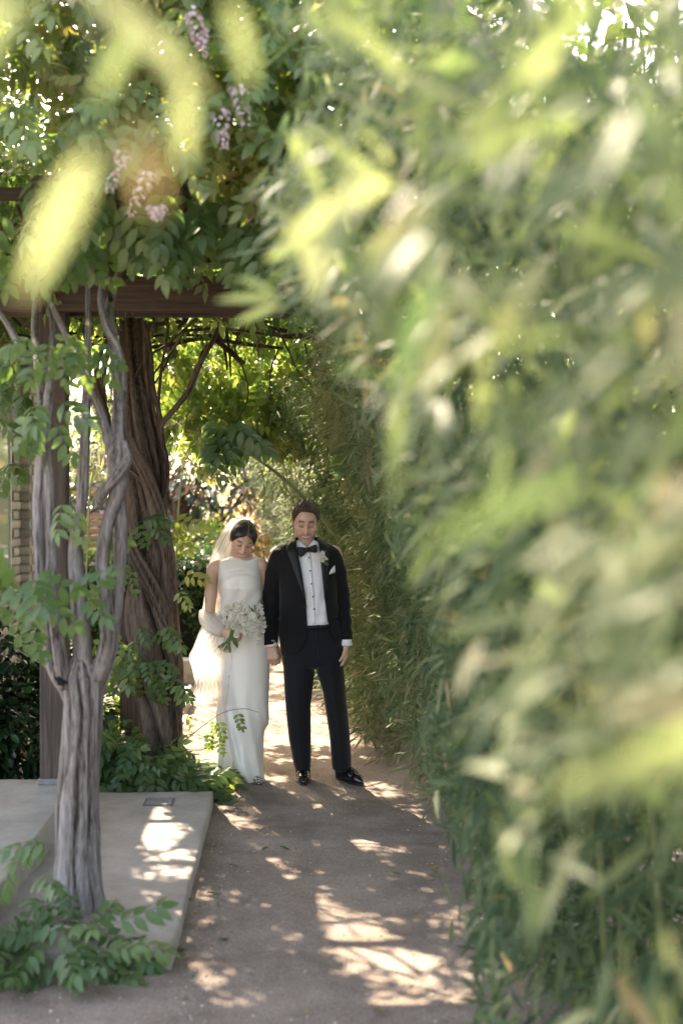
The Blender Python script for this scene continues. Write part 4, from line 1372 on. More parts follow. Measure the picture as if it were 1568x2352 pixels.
# fallen leaves and twigs on the path
M_FALL = leaf_mat("fallen_leaf", [(0, (.05, .10, .03)), (.5, (.09, .13, .04)), (1, (.22, .15, .07))], .2)
fl = []
for q in range(3):
    v_, t_ = leaf_shape([(.3, .16), (.65, .14)], .1, .5)
    me = mesh_np("fallen_leaf", v_ * .075, t_, True, rnd=np.full(len(v_), .1 + .4 * q)); me.materials.append(M_FALL); fl.append(me)
for (u, v) in ((470, 2052), (445, 2068), (620, 1948), (640, 1945), (520, 1988), (935, 1865), (1000, 2000), (1010, 1990), (480, 1870), (460, 1945), (880, 2330), (650, 1775), (890, 2010), (560, 1720), (500, 2160), (430, 2170), (700, 1880), (980, 1870)):
    p = G(u, v, .01)
    o = bpy.data.objects.new("fallen_leaf", random.choice(fl))
    COL.objects.link(o)
    o.location = (p[0], p[1], float(gz(np.array([p[0]]), np.array([p[1]]))[0]) + .012)
    o.rotation_euler = (random.uniform(-.2, .2), random.uniform(-.1, .1), random.uniform(0, 6.28))
    tag(o, "small fallen leaf lying on the path", "leaf", "fallen leaves on the path")

# litter too small to count: leaf scraps and petals drifted along the edges
n = 420
yl = 4.6 + 9 * rng.random(n) ** 1.3
side = rng.random(n)
xl = np.where(side < .4, -.44 + .12 * rng.random(n), np.where(side < .75, hedge_x(yl, np.full(n, .1)) - .25 * rng.random(n) ** 2, rng.uniform(-.4, .8, n)))
P = np.stack([xl, yl, gz(xl, yl) + .006], -1)
P = P[~((xl < -.45) & (yl < 8.5))]
n = len(P)
fo = Foliage()
fo.add('leaf6', P, rdir(n, (0, 0, .05), .8) * np.array([1, 1, .15]), rdir(n, (0, 0, 2), .3), rng.uniform(.008, .03, n), rng.random(n), False)
fo.add('leaf6', np.stack([rng.uniform(-2.2, -.5, 60), rng.uniform(5.6, 8.3, 60), np.full(60, .087)], -1) * 1.0, rdir(60, (0, 0, .0), .8) * np.array([1, 1, .1]), rdir(60, (0, 0, 2), .3), rng.uniform(.006, .02, 60), rng.random(60), False)
lt = thing("leaf_litter", "scraps of dry leaves and petals drifted along the path edges", "litter", (0, 6, 0))
lo_ = fo.build(lt, M_FALL, rest_name="scraps")
tag(lt, kind="stuff")
# ================================================================ THE COUPLE
YC = 9.1


def K(x, y, dy=0.0):
    """a point on the couple, from the close-up's pixel grid (1 px = 0.85 mm), dy metres behind their plane"""
    p = W(401.4 + .304 * x, 1103.9 + .304 * y, YC)
    p[1] += dy
    return p


KX0, KZ0 = K(0, 0)[0], K(0, 0)[2]
KS = K(1000, 0)[0] / 1000 - KX0 / 1000


def kx(x): return KX0 + KS * np.asarray(x, float)
def kz(y): return KZ0 - KS * np.asarray(y, float)


class Vol:
    """a distance field on a grid, turned into one continuous surface"""

    def __init__(s, lo, hi, h):
        s.ax = [np.arange(lo[i] - 3 * h, hi[i] + 3 * h, h) for i in range(3)]
        s.h = h
        s.D = np.full([len(a) for a in s.ax], 1.0, np.float32)

    def box(s, lo, hi):
        sl = []
        for i in range(3):
            a = max(0, int((lo[i] - s.ax[i][0]) / s.h) - 1)
            b = min(len(s.ax[i]), int((hi[i] - s.ax[i][0]) / s.h) + 3)
            if b <= a: return None, None
            sl.append(slice(a, b))
        g = np.meshgrid(*[s.ax[i][sl[i]] for i in range(3)], indexing='ij')
        return tuple(sl), np.stack(g, -1)

    def mix(s, sl, d, k):
        c = s.D[sl]
        if k > 0:
            h = np.clip(k - np.abs(c - d), 0, None) / k
            s.D[sl] = np.minimum(c, d) - h * h * k * .25
        else:
            s.D[sl] = np.minimum(c, d)

    def cone(s, a, b, ra, rb, k=.02):
        a, b = np.asarray(a, float), np.asarray(b, float)
        m = max(ra, rb) + k + .02
        sl, P = s.box(np.minimum(a, b) - m, np.maximum(a, b) + m)
        if sl is None: return
        ba = b - a
        t = np.clip(((P - a) @ ba) / (ba @ ba), 0, 1)
        d = np.linalg.norm(P - a - t[..., None] * ba, axis=-1) - (ra + (rb - ra) * t)
        s.mix(sl, d, k)

    def ell(s, c, r, k=.02, rot=None, sub=False):
        c, r = np.asarray(c, float), np.asarray(r, float)
        m = r.max() + k + .02
        sl, P = s.box(c - m, c + m)
        if sl is None: return
        q = P - c
        if rot is not None: q = q @ rot
        n0 = np.linalg.norm(q / r, axis=-1)
        n1 = np.linalg.norm(q / (r * r), axis=-1)
        d = n0 * (n0 - 1) / np.maximum(n1, 1e-6)
        if sub:
            cur = s.D[sl]
            h = np.clip(k - np.abs(-cur - d), 0, None) / k
            s.D[sl] = -(np.minimum(-cur, d) - h * h * k * .25)
        else:
            s.mix(sl, d, k)

    def loft(s, rows, k=.02, p=2.2, disp=None):
        """rows: (y px, left px, right px, half depth, depth offset) from top to bottom"""
        rows = np.array(rows, float)
        z = kz(rows[:, 0])
        xl, xr = kx(rows[:, 1]), kx(rows[:, 2])
        lo = [xl.min() - .05, YC + (rows[:, 4] - rows[:, 3]).min() - .05, z.min()]
        hi = [xr.max() + .05, YC + (rows[:, 4] + rows[:, 3]).max() + .05, z.max()]
        sl, P = s.box(lo, hi)
        zz = s.ax[2][sl[2]]
        o = np.argsort(z)
        f = lambda v: np.interp(zz, z[o], v[o])[None, None]
        L, Rr, B, C = f(xl), f(xr), f(rows[:, 3]), YC + f(rows[:, 4])
        a = (Rr - L) / 2
        qx, qy = (P[..., 0] - (L + Rr) / 2) / a, (P[..., 1] - C) / B
        r = (np.abs(qx) ** p + np.abs(qy) ** p) ** (1 / p)
        d = (r - 1) * np.minimum(a, B)
        if disp is not None:
            d = d + disp(P, qx, qy)
        d = np.maximum(d, np.maximum(z.min() - P[..., 2], P[..., 2] - z.max()))
        s.mix(sl, d, k)

    def grid(s):
        return np.meshgrid(*s.ax, indexing='ij', sparse=True)

    def surface(s):
        D = s.D
        sg = D < 0
        c = np.zeros([n - 1 for n in D.shape], np.int8)
        for i in (0, 1):
            for j in (0, 1):
                for k in (0, 1):
                    c += sg[i:D.shape[0] - 1 + i, j:D.shape[1] - 1 + j, k:D.shape[2] - 1 + k]
        act = np.argwhere((c > 0) & (c < 8))
        ids = np.full(c.shape, -1, np.int32)
        ids[tuple(act.T)] = np.arange(len(act))
        cor = np.array([(i, j, k) for i in (0, 1) for j in (0, 1) for k in (0, 1)])
        val = np.stack([D[tuple((act + o).T)] for o in cor], -1)
        acc, cnt = np.zeros((len(act), 3)), np.zeros(len(act))
        for a in range(8):
            for b in range(a + 1, 8):
                if np.abs(cor[a] - cor[b]).sum() == 1:
                    m = (val[:, a] < 0) != (val[:, b] < 0)
                    t = np.where(m, val[:, a] / np.where(m, val[:, a] - val[:, b], 1), 0)
                    acc += np.where(m[:, None], cor[a] + t[:, None] * (cor[b] - cor[a]), 0)
                    cnt += m
        V = (act + acc / cnt[:, None]) * s.h + np.array([a[0] for a in s.ax])
        quads = []
        for ax in range(3):
            sa = [slice(1, -1)] * 3
            sa[ax] = slice(0, -1)
            sb = list(sa); sb[ax] = slice(1, None)
            A, B = sg[tuple(sa)], sg[tuple(sb)]
            e = np.argwhere(A != B)
            base = e + np.array([0 if i == ax else 1 for i in range(3)])
            o1, o2 = [i for i in range(3) if i != ax]
            d1, d2 = np.eye(3, dtype=int)[o1], np.eye(3, dtype=int)[o2]
            q = np.stack([ids[tuple((base - d1 - d2).T)], ids[tuple((base - d2).T)], ids[tuple(base.T)], ids[tuple((base - d1).T)]], -1)
            flip = ~A[tuple(e.T)]
            if ax == 1: flip = ~flip
            q[flip] = q[flip][:, ::-1]
            quads.append(q)
        Qd = np.concatenate(quads)
        Qd = Qd[(Qd >= 0).all(1)]
        return V, Qd


def smooth_mesh(V, Qd, it=2, f=.5):
    e = np.concatenate([Qd[:, [0, 1]], Qd[:, [1, 2]], Qd[:, [2, 3]], Qd[:, [3, 0]]])
    for _ in range(it):
        acc, cnt = np.zeros_like(V), np.zeros(len(V))
        for a, b in ((0, 1), (1, 0)):
            for c in range(3):
                acc[:, c] += np.bincount(e[:, a], V[e[:, b], c], len(V))
            cnt += np.bincount(e[:, a], minlength=len(V))
        V = V + f * (acc / np.maximum(cnt, 1)[:, None] - V)
    return V


def vol_mesh(name, vol, parent, mat, it=2, col=None, **kw):
    V, Qd = vol.surface()
    V = smooth_mesh(V, Qd, it)
    at = {}
    if col is not None: at['col'] = col(V)
    me = mesh_np(name, V, Qd, True, **at)
    return put(name, me, parent, mat) if parent is not False else me


def rot3(pitch, yaw, roll):
    """head turned: pitch down, yaw to +x, roll"""
    return np.array(Euler((R(pitch), R(roll), R(yaw)), 'XYZ').to_matrix())


def smoothstep(a, b, x):
    t = np.clip((x - a) / (b - a), 0, 1)
    return t * t * (3 - 2 * t)


def add_head(v, c, M, s=1.0, male=True):
    def T(p): return c + M @ (np.array(p, float) * s)
    def e(p, r, k=.02, sub=False): v.ell(T(p), np.array(r) * s, k * s, M, sub)
    def cn(a, b, ra, rb, k=.01): v.cone(T(a), T(b), ra * s, rb * s, k * s)
    e((0, .014, .035), (.077, .097, .097), 0)
    e((0, -.020, -.030), (.066, .072, .082), .03)
    e((0, -.030, -.070), (.056 if male else .050, .055, .045), .03)
    e((0, -.066, -.105), (.026 if male else .020, .020, .017), .025)
    for q in (-1, 1):
        e((q * .046, -.062, -.020), (.024, .022, .020), .02)           # cheekbone
        if male: e((q * .050, -.012, -.080), (.016, .03, .024), .02)  # jaw corner
        e((q * .031, -.094, .012), (.017, .010, .011), .012, True)     # socket
        e((q * .031, -.080, .010), (.0135, .0125, .0105), .004)        # lidded eye
        cn((q * .014, -.090, .030), (q * .048, -.078, .029), .008, .006, .014)   # brow
        e((q * .081, .012, -.002), (.008, .019, .031), .008)           # ear
        e((q * .0135, -.099, -.033), (.0085, .010, .008), .006)        # nostril
        e((q * .034, -.078, -.050), (.014, .014, .016), .016)          # smiling cheek
    cn((0, -.090, .024), (0, -.113, -.026), .0085, .0125, .012)        # nose
    cn((-.022, -.083, -.058), (0, -.093, -.062), .0045, .006, .006)    # lips
    cn((.022, -.083, -.058), (0, -.093, -.062), .0045, .006, .006)
    cn((-.016, -.083, -.072), (.016, -.083, -.072), .006, .006, .008)
    cn((-.022, -.093, -.063), (.022, -.093, -.063), .001, .001, .001)
    cn((0, .030, -.050), (0, .045, -.175), .056 if male else .046, .058 if male else .046, .03)


def face_paint(V, c, M, s, male, skin):
    """natural colouring: lips, teeth, brows, lashes, stubble; plus shade painted in sockets, nostrils, smile lines"""
    q = ((V - c) @ M) / s
    x, y, z = np.abs(q[:, 0]), q[:, 1], q[:, 2]
    C = np.tile(np.array(skin), (len(V), 1))
    f = (y < -.04)
    inhead = (np.linalg.norm(q, axis=1) < .17)

    def lay(mask, col):
        mask = (mask * f * inhead)[:, None]
        C[:] = C * (1 - mask) + np.array(col) * mask
    g = lambda a, b, ra, rb: np.exp(-((x - a) / ra) ** 2 - ((z - b) / rb) ** 2)
    if male:
        st = smoothstep(-.035, -.06, z) * smoothstep(.075, .05, x)
        lay(.35 * st, (.20, .13, .10))
    lay(.35 * g(.045, -.03, .02, .02), (.60, .25, .17))
    arc = -.055 + 9 * x * x
    lay(smoothstep(.028, .022, x) * np.exp(-((z - arc + .002) / .006) ** 2) * (.65 if male else .9), (.40, .11, .10))
    lay(smoothstep(.028, .022, x) * np.exp(-((z - arc + .016) / .006) ** 2) * (.6 if male else .9), (.42, .12, .11))
    lay(smoothstep(.026, .019, x) * np.exp(-((z - arc + .0085) / .0042) ** 4) * (.8 if male else 1.0), (.74, .70, .66))
    lay(smoothstep(.031, .022, x) * np.exp(-((z - arc + .002) / .0018) ** 2) * .5, (.12, .04, .04))
    by = .034 + .004 * np.sin(np.clip((x - .012) / .04, 0, 1) * 3.14) - .10 * np.maximum(0, x - .030)
    lay(smoothstep(.010, .016, x) * smoothstep(.052, .046, x) * np.exp(-((z - by) / (.0054 if male else .0036)) ** 2) * (.85 if male else .7), (.035, .02, .015))
    ly = .004 - 6 * (x - .031) ** 2
    lay(smoothstep(.014, .019, x) * smoothstep(.048, .042, x) * np.exp(-((z - ly) / (.0042 if male else .0046)) ** 2) * .95, (.018, .010, .008))
    lay(.3 * g(.031, .014, .018, .009), (.26, .13, .09))  # socket shade painted into the skin
    lay(.55 * g(.009, -.040, .005, .004), (.12, .05, .035))  # dark of the nostrils, painted
    lay(.35 * np.exp(-((x - .03 - (-.035 - z) * .35) / .003) ** 2) * smoothstep(-.07, -.06, z) * smoothstep(-.03, -.045, z), (.22, .10, .07))  # shade of the smile crease, painted in
    return C


def skin_mat(name):
    m, nt, nd, lk, b = new_mat(name)
    at = N(nt, "ShaderNodeAttribute", attribute_name="col")
    lk.new(at.outputs["Color"], b.inputs["Base Color"])
    b.inputs["Roughness"].default_value = .48
    b.inputs["Subsurface Weight"].default_value = .18
    b.inputs["Subsurface Radius"].default_value = (1.0, .35, .2)
    b.inputs["Subsurface Scale"].default_value = .012
    return m


def add_hand(v, wrist, f, n, s, curl, size=1.0, spread=1.0, thumb=(.55, .75, .2), k=.006):
    """f fingers, n the way the palm faces, s thumb side; curl in degrees for the three joints of each finger"""
    f, n, s = nrm(np.array(f, float)), np.array(n, float), np.array(s, float)
    n = nrm(n - f * (n @ f))
    s = nrm(s - f * (s @ f) - n * (s @ n))
    w = np.asarray(wrist, float)
    for i, (off, ln) in enumerate(((.029, .95), (.010, 1.03), (-.010, .97), (-.028, .78))):
        kn = w + (f * (.088 - .004 * abs(i - 1)) + s * off * spread) * size
        v.cone(w + s * off * .6 * size, kn, .014 * size, .0115 * size, .012)
        p, a = kn, 0.0
        c = curl[i] if isinstance(curl[0], (list, tuple)) else curl
        for j, L in enumerate((.044, .027, .021)):
            a += R(c[j])
            d = f * math.cos(a) + n * math.sin(a) + s * off * .12 * spread
            q = p + d * L * ln * size
            v.cone(p, q, (.0098, .0088, .0078)[j] * size, (.0088, .0078, .0064)[j] * size, k)
            p = q
    t0 = w + (f * .018 + s * .022) * size
    d1 = nrm(f * thumb[0] + s * thumb[1] + n * thumb[2])
    t1 = t0 + d1 * .042 * size
    d2 = nrm(d1 + f * .5 + n * .25)
    t2 = t1 + d2 * .032 * size
    t3 = t2 + nrm(d2 + n * .3) * .026 * size
    v.cone(t0, t1, .0145 * size, .0115 * size, .012)
    v.cone(t1, t2, .0112 * size, .0095 * size, k)
    v.cone(t2, t3, .0095 * size, .0072 * size, k)


def cloth(name, col, rough=.8, spec=.3, sheen=.0, weave=900, bstr=.15, wrinkle=0.0):
    m, nt, nd, lk, b = new_mat(name)
    b.inputs["Base Color"].default_value = (*col, 1)
    b.inputs["Roughness"].default_value = rough
    b.inputs["Specular IOR Level"].default_value = spec
    b.inputs["Sheen Weight"].default_value = sheen
    nz = noise(nt, 14, 4, .5, stretch=(1, 1, .5))
    bump(nt, b, nz.outputs[0], wrinkle, .02) if wrinkle else None
    return m


M_SKIN = skin_mat("skin")
M_BLACK = cloth("black_wool", (.0065, .0065, .0075), .85, .18, .12, wrinkle=.16)
M_TROUS = cloth("midnight_wool", (.0065, .007, .009), .8, .2, .12, wrinkle=.16)
M_SATIN_B = plain("black_satin", (.0055, .0055, .0065), .5, spec=.28)
M_SHIRT = cloth("white_shirt", (.74, .73, .76), .75, .25, wrinkle=.22)
M_PATENT = plain("patent_leather", (.006, .006, .007), .09, spec=.7)

# ---------------------------------------------------------------- groom
G_SKIN = (.55, .33, .235)
HG = K(987, 318, .02)
MG = rot3(20, 3, 1)
gv = Vol((kx(655), YC - .25, -.0), (kx(1345), YC + .2, kz(125)), .0048)
# body under the clothes
gv.cone(K(990, 560, .03), K(985, 800, .02), .10, .12, .05)
gv.cone(K(985, 800, .02), K(1010, 1130, .02), .12, .12, .05)
for a, b, ra, rb in (((770, 560, .01), (738, 880, .03), .045, .035), ((738, 880, .03), (722, 1225, -.02), .034, .026), ((1210, 560, .01), (1252, 880, .03), .045, .035), ((1252, 880, .03), (1294, 1232, -.02), .034, .026),
                     ((920, 1130, .02), (935, 1740, .0), .075, .05), ((935, 1740, .0), (966, 2210, .0), .046, .036), ((1090, 1130, .02), (1212, 1730, -.02), .075, .05), ((1212, 1730, -.02), (1262, 2210, -.02), .046, .036),
                     ((800, 550, .02), (980, 520, .04), .05, .06), ((1190, 550, .02), (990, 520, .04), .05, .06)):
    gv.cone(K(*a), K(*b), ra, rb, .03)
add_head(gv, HG, MG, 1.0, True)
add_hand(gv, K(722, 1240, -.02), (.18, -.12, -1), (.1, 1, 0), (1, -.15, .1), (38, 55, 35), 1.02, 1.0, (.65, .55, .55))
add_hand(gv, K(1294, 1235, -.025), (-.05, -.12, -1), (-1, .15, .05), (-.1, -1, 0), [(22, 28, 18), (26, 32, 20), (30, 36, 22), (36, 40, 24)], 1.0, 1.0, (.85, .3, .2))
gc = lambda V: face_paint(V, HG, MG, 1.0, True, G_SKIN)
V, Qd = gv.surface()
V = smooth_mesh(V, Qd, 1, .4)
groom = bpy.data.objects.new("person", mesh_np("person", V, Qd, True, col=gc(V)))
COL.objects.link(groom)
groom.data.materials.append(M_SKIN)
tag(groom, "smiling man in black tuxedo and bow tie walking, looking down, holding the bride's hand", "person")


def hair_vol(c, M, s, g_tab, puff, male):
    h = .0042
    v = Vol(c - np.array([.14, .15, .14]), c + np.array([.14, .17, .17]), h)
    def T(p): return c + M @ (np.array(p, float) * s)
    v.ell(T((0, .016, .040)), np.array((.0785 + puff, .100 + puff, .098 + puff)) * s, 0, M)
    if male:
        v.ell(T((-.012, -.038, .116)), np.array((.050, .05, .030)) * s, .03 * s, M)
        v.ell(T((0, .05, -.02)), np.array((.068, .06, .06)) * s, .03, M)
    else:
        for q in (-1, 1):
            v.ell(T((q * .036, -.028, .062)), np.array((.047, .066, .062)) * s, .012, M)
            v.ell(T((q * .052, .000, .030)), np.array((.036, .062, .050)) * s, .02, M)
        v.ell(T((0, .085, -.045)), np.array((.045, .04, .045)) * s, .02, M)
    g = np.stack(np.meshgrid(*v.ax, indexing='ij'), -1)
    q = ((g - c) @ M) / s
    n1 = vnoise(q.reshape(-1, 3) * (120 if male else 60), 61, 2).reshape(q.shape[:3])
    v.D += (n1 * (.0048 if male else .0008)).astype(np.float32)
    gt = np.array(g_tab)
    lim = np.interp(q[..., 2] - (0 if male else .25 * np.maximum(0, .03 - np.abs(q[..., 0]))) + (.003 * np.sin(q[..., 0] * 70) if male else .30 * (np.abs(q[..., 0]) - .03)), gt[:, 0], gt[:, 1])
    v.D = np.maximum(v.D, ((lim - q[..., 1]) * .8 * s).astype(np.float32))
    v.D = np.maximum(v.D, ((gt[0, 0] - q[..., 2]) * s).astype(np.float32))
    return v


def hair_mat(name, col):
    m, nt, nd, lk, b = new_mat(name)
    at = N(nt, "ShaderNodeAttribute", attribute_name="col")
    lk.new(at.outputs["Color"], b.inputs["Base Color"])
    b.inputs["Roughness"].default_value = .38
    b.inputs["Specular IOR Level"].default_value = .45
    nz = noise(nt, 40, 5, .7, stretch=(3, 3, .6))
    bump(nt, b, nz.outputs[0], .6, .004)
    return m


hv = hair_vol(HG, MG, 1.0, [(-.085, .06), (-.045, .035), (-.02, -.005), (.02, -.022), (.05, -.040), (.088, -.052), (.104, -.075), (.114, -.3)], .007, True)
vol_mesh("hair", hv, groom, hair_mat("brown_hair", 0), 1, lambda V: np.tile(np.array((.052, .028, .018)), (len(V), 1)))


# short uneven locks
Vh, Qh = hv.surface()
hn = nrm(Vh - HG)
pick = rng.choice(len(Vh), 1500, replace=False)
fo = Foliage()
hd = nrm(hn[pick] * .55 + np.array([.25, -.15, .1]) + rng.normal(size=(1500, 3)) * .35)
fo.add('blade', Vh[pick] - hn[pick] * .003, hd, hn[pick], rng.uniform(.012, .024, 1500), rng.random(1500), False)
hs = fo.build(groom, plain("hair_lock", (.060, .034, .022), .5), rest_name="hair_locks")

# jacket
JROWS = [(425, 915, 1075, .075, .03), (455, 860, 1125, .095, .025), (485, 812, 1172, .104, .02), (525, 762, 1216, .114, .015), (600, 764, 1222, .125, .01), (800, 785, 1226, .134, .0), (950, 790, 1236, .128, 0),
         (1080, 788, 1246, .128, .005), (1200, 786, 1262, .135, .01), (1330, 808, 1276, .142, .01)]
OL = np.array([(300, 905), (440, 908), (520, 925), (700, 960), (900, 988), (1080, 998), (1180, 994), (1240, 975), (1290, 925), (1320, 860)], float)
OR = np.array([(300, 1078), (450, 1078), (560, 1096), (700, 1110), (900, 1130), (1050, 1150), (1180, 1200), (1320, 1268)], float)
jv = Vol((kx(640), YC - .2, kz(1345)), (kx(1350), YC + .2, kz(415)), .0052)


def fold_j(P, qx, qy):
    z = (KZ0 - P[..., 2]) / KS
    return .0022 * np.sin(z * .035 + qx * 3) * smoothstep(850, 1050, z) + .0016 * np.sin(qx * 9 + z * .012)


jv.loft(JROWS, 0, 2.35, fold_j)
sl_ = Vol((kx(640), YC - .2, kz(1345)), (kx(1350), YC + .2, kz(415)), .0052)
for pts in ([(792, 574, .01, .062), (756, 700, .02, .064), (733, 880, .035, .060), (722, 1080, .01, .055), (717, 1240, -.015, .053)], [(1188, 574, .01, .062), (1224, 700, .02, .061), (1256, 880, .035, .056), (1276, 1080, .01, .047), (1298, 1226, -.015, .041)]):
    for a, b in zip(pts[:-1], pts[1:]):
        sl_.cone(K(*a[:3]), K(*b[:3]), a[3], b[3], .012)
gx_, gy_, gz_ = jv.grid()
yy = (KZ0 - gz_) / KS
xx = (gx_ - KX0) / KS
# sleeve wrinkles, cuff ends, front opening
sl_.D += (.0036 * np.sin(yy * .055 + xx * .04) * smoothstep(780, 900, yy) * smoothstep(1200, 1100, yy)).astype(np.float32)
sl_.D = np.maximum(sl_.D, np.where(xx < 1000, yy - 1238 + (xx - 718) * .12, yy - 1224) * KS + 0 * gy_).astype(np.float32)
kk_ = .004 + .03 * smoothstep(760, 640, yy) + 0 * gx_ + 0 * gy_
hh_ = np.clip(kk_ - np.abs(jv.D - sl_.D), 0, None) / kk_
jv.D = (np.minimum(jv.D, sl_.D) - hh_ * hh_ * kk_ * .25).astype(np.float32)
ol, orr = np.interp(yy, OL[:, 0], OL[:, 1]), np.interp(yy, OR[:, 0], OR[:, 1])
opening = np.maximum(np.maximum(ol - xx, xx - orr) * KS, gy_ - (YC - .02)) + 0 * gx_
jv.D = np.maximum(jv.D, -opening).astype(np.float32)
neckhole = np.sqrt(((gx_ - kx(993)) / .068) ** 2 + ((gy_ - (YC + .035)) / .075) ** 2) - 1
jv.D = np.where(yy < 520, np.maximum(jv.D, -neckhole * .06), jv.D).astype(np.float32)
jack = vol_mesh("jacket", jv, groom, M_BLACK, 2)


def front(rows, x, y, p=2.35):
    rows = np.array(rows, float)
    L, Rr, B, C = [np.interp(y, rows[:, 0], rows[:, i]) for i in (1, 2, 3, 4)]
    q = np.clip(np.abs((x - (L + Rr) / 2) / ((Rr - L) / 2)), 0, .999)
    return C - B * (1 - q ** p) ** (1 / p)


def strip(name, A, B, rows, lift, parent, mat, n=30, m=5, p=2.35, thick=.004):
    """cloth strip lying on the chest between two measured edges"""
    A, B = catmull(np.array(A, float), n), catmull(np.array(B, float), n)
    V = []
    for i in range(n):
        for j in range(m):
            t = j / (m - 1)
            x, y = A[i] * (1 - t) + B[i] * t
            V.append(K(x, y, front(rows, x, y, p) - lift - .004 * math.sin(math.pi * t)))
    idx = np.arange(n * m).reshape(n, m)
    Qs = np.stack([idx[:-1, :-1], idx[:-1, 1:], idx[1:, 1:], idx[1:, :-1]], -1).reshape(-1, 4)
    o = put(name, mesh_np(name, np.array(V), Qs), parent, mat)
    md = o.modifiers.new("thickness", 'SOLIDIFY')
    md.thickness = thick
    md.offset = 0
    return o


strip("lapel", [(912, 432), (924, 520), (955, 690), (985, 890)], [(880, 440), (842, 520), (888, 660), (980, 892)], JROWS, .004, jack, M_SATIN_B)
strip("lapel", [(1078, 440), (1094, 560), (1108, 700), (1128, 890)], [(1112, 445), (1165, 520), (1160, 660), (1134, 892)], JROWS, .004, jack, M_SATIN_B)
for (x, y) in ((982, 938), (984, 1065)):
    bm = bmesh.new()
    bmesh.ops.create_uvsphere(bm, u_segments=12, v_segments=8, radius=1, matrix=Matrix.Translation(K(x, y, front(JROWS, x, y) - .002)) @ Matrix.Diagonal((.010, .004, .010, 1)))
    put("button", mesh_bm("button", bm, True), jack, M_SATIN_B)
for (a, b, y) in ((808, 878, 1032), (1195, 1242, 1032)):
    strip("pocket", [(a, y), ((a + b) / 2, y + 2), (b, y + 5)], [(a, y + 9), ((a + b) / 2, y + 11), (b, y + 14)], JROWS, .001, jack, M_SATIN_B, 12, 3)
psq = strip("pocket_square", [(1172, 672), (1190, 652), (1206, 634)], [(1163, 702), (1195, 694), (1208, 688)], JROWS, .006, jack, M_SHIRT, 12, 4)

# shirt
SROWS = [(432, 925, 1062, .06, .035), (470, 860, 1120, .075, .03), (520, 800, 1190, .092, .02), (620, 810, 1190, .108, .01), (800, 815, 1195, .114, .0), (950, 820, 1200, .110, 0), (1060, 815, 1215, .114, .003), (1100, 815, 1220, .112, .005)]
sv = Vol((kx(790), YC - .16, kz(1110)), (kx(1240), YC + .16, kz(430)), .0052)
sv.loft(SROWS, 0, 2.3, lambda P, qx, qy: .0022 * np.sin(qx * 16 + (KZ0 - P[..., 2]) / KS * .02) * smoothstep(650, 1000, (KZ0 - P[..., 2]) / KS) + .0035 * np.sin((KZ0 - P[..., 2]) / KS * .075 + qx * 2) * smoothstep(960, 1050, (KZ0 - P[..., 2]) / KS))
gx_, gy_, gz_ = sv.grid()
yy_, xx_ = (KZ0 - gz_) / KS, (gx_ - KX0) / KS
sv.D = np.where(gy_ < YC + .02, np.maximum(sv.D, ((505 - yy_) - np.abs(xx_ - 998) * .9) * KS * .8), sv.D).astype(np.float32)
shirt = vol_mesh("shirt", sv, groom, M_SHIRT, 2)
strip("placket", [(1000, 540), (1012, 700), (1028, 880), (1042, 1070)], [(1024, 540), (1036, 700), (1052, 880), (1062, 1070)], SROWS, .001, shirt, M_SHIRT, 30, 4, 2.3, .003)
for (x, y) in ((1010, 578), (1020, 675), (1030, 772), (1042, 868), (1050, 960)):
    bm = bmesh.new()
    bmesh.ops.create_uvsphere(bm, u_segments=10, v_segments=8, radius=1, matrix=Matrix.Translation(K(x, y, front(SROWS, x, y, 2.3) - .008)) @ Matrix.Diagonal((.0056, .004, .0056, 1)))
    put("stud", mesh_bm("stud", bm, True), shirt, M_PATENT)
# standing collar, open at the front
n = 44
Vc = []
for i in range(n):
    th = R(-172 + 344 * i / (n - 1))            # 0 = back
    fr = (1 - math.cos(th)) / 2                    # 1 at the front
    ztop = kz(400 + 90 * fr ** 3)
    zbot = kz(440 + 72 * fr ** 1.6)
    for (z, r) in ((ztop, .0605), ((ztop + zbot) / 2, .068), (zbot, .078 + .012 * fr)):
        Vc.append((kx(992) + r * math.sin(th), YC + .028 + r * math.cos(th) * (1.05 if fr < .5 else 1.12), z))
idx = np.arange(n * 3).reshape(n, 3)
Qs = np.stack([idx[:-1, :-1], idx[:-1, 1:], idx[1:, 1:], idx[1:, :-1]], -1).reshape(-1, 4)
oc = put("collar", mesh_np("collar", np.array(Vc), Qs), shirt, M_SHIRT)
md = oc.modifiers.new("thickness", 'SOLIDIFY'); md.thickness = .004
for (x, y, dy, r, tilt) in ((721, 1236, -.016, .047, -.12), (1296, 1228, -.02, .037, 0)):
    a, b_ = K(x, y - 30, dy), K(x + (3 if x < 800 else 1), y + 16, dy - .003)
    put("cuff", tube("cuff", [a, (a + b_) / 2, b_], [r, r, r], 8, 28), shirt, M_SHIRT)


def slab_poly(name, pts, dy, thick, parent, mat, bev=.004, smooth=False):
    bm = bmesh.new()
    vs_ = [bm.verts.new(K(x, y, dy)) for x, y in pts]
    f_ = bm.faces.new(vs_)
    r_ = bmesh.ops.extrude_face_region(bm, geom=[f_])
    for v_ in r_["geom"]:
        if isinstance(v_, bmesh.types.BMVert): v_.co.y += thick
    bmesh.ops.recalc_face_normals(bm, faces=bm.faces)
    bmesh.ops.bevel(bm, geom=list(bm.edges), offset=bev, segments=3, affect='EDGES', profile=.5)
    return put(name, mesh_bm(name, bm, True), parent, mat)


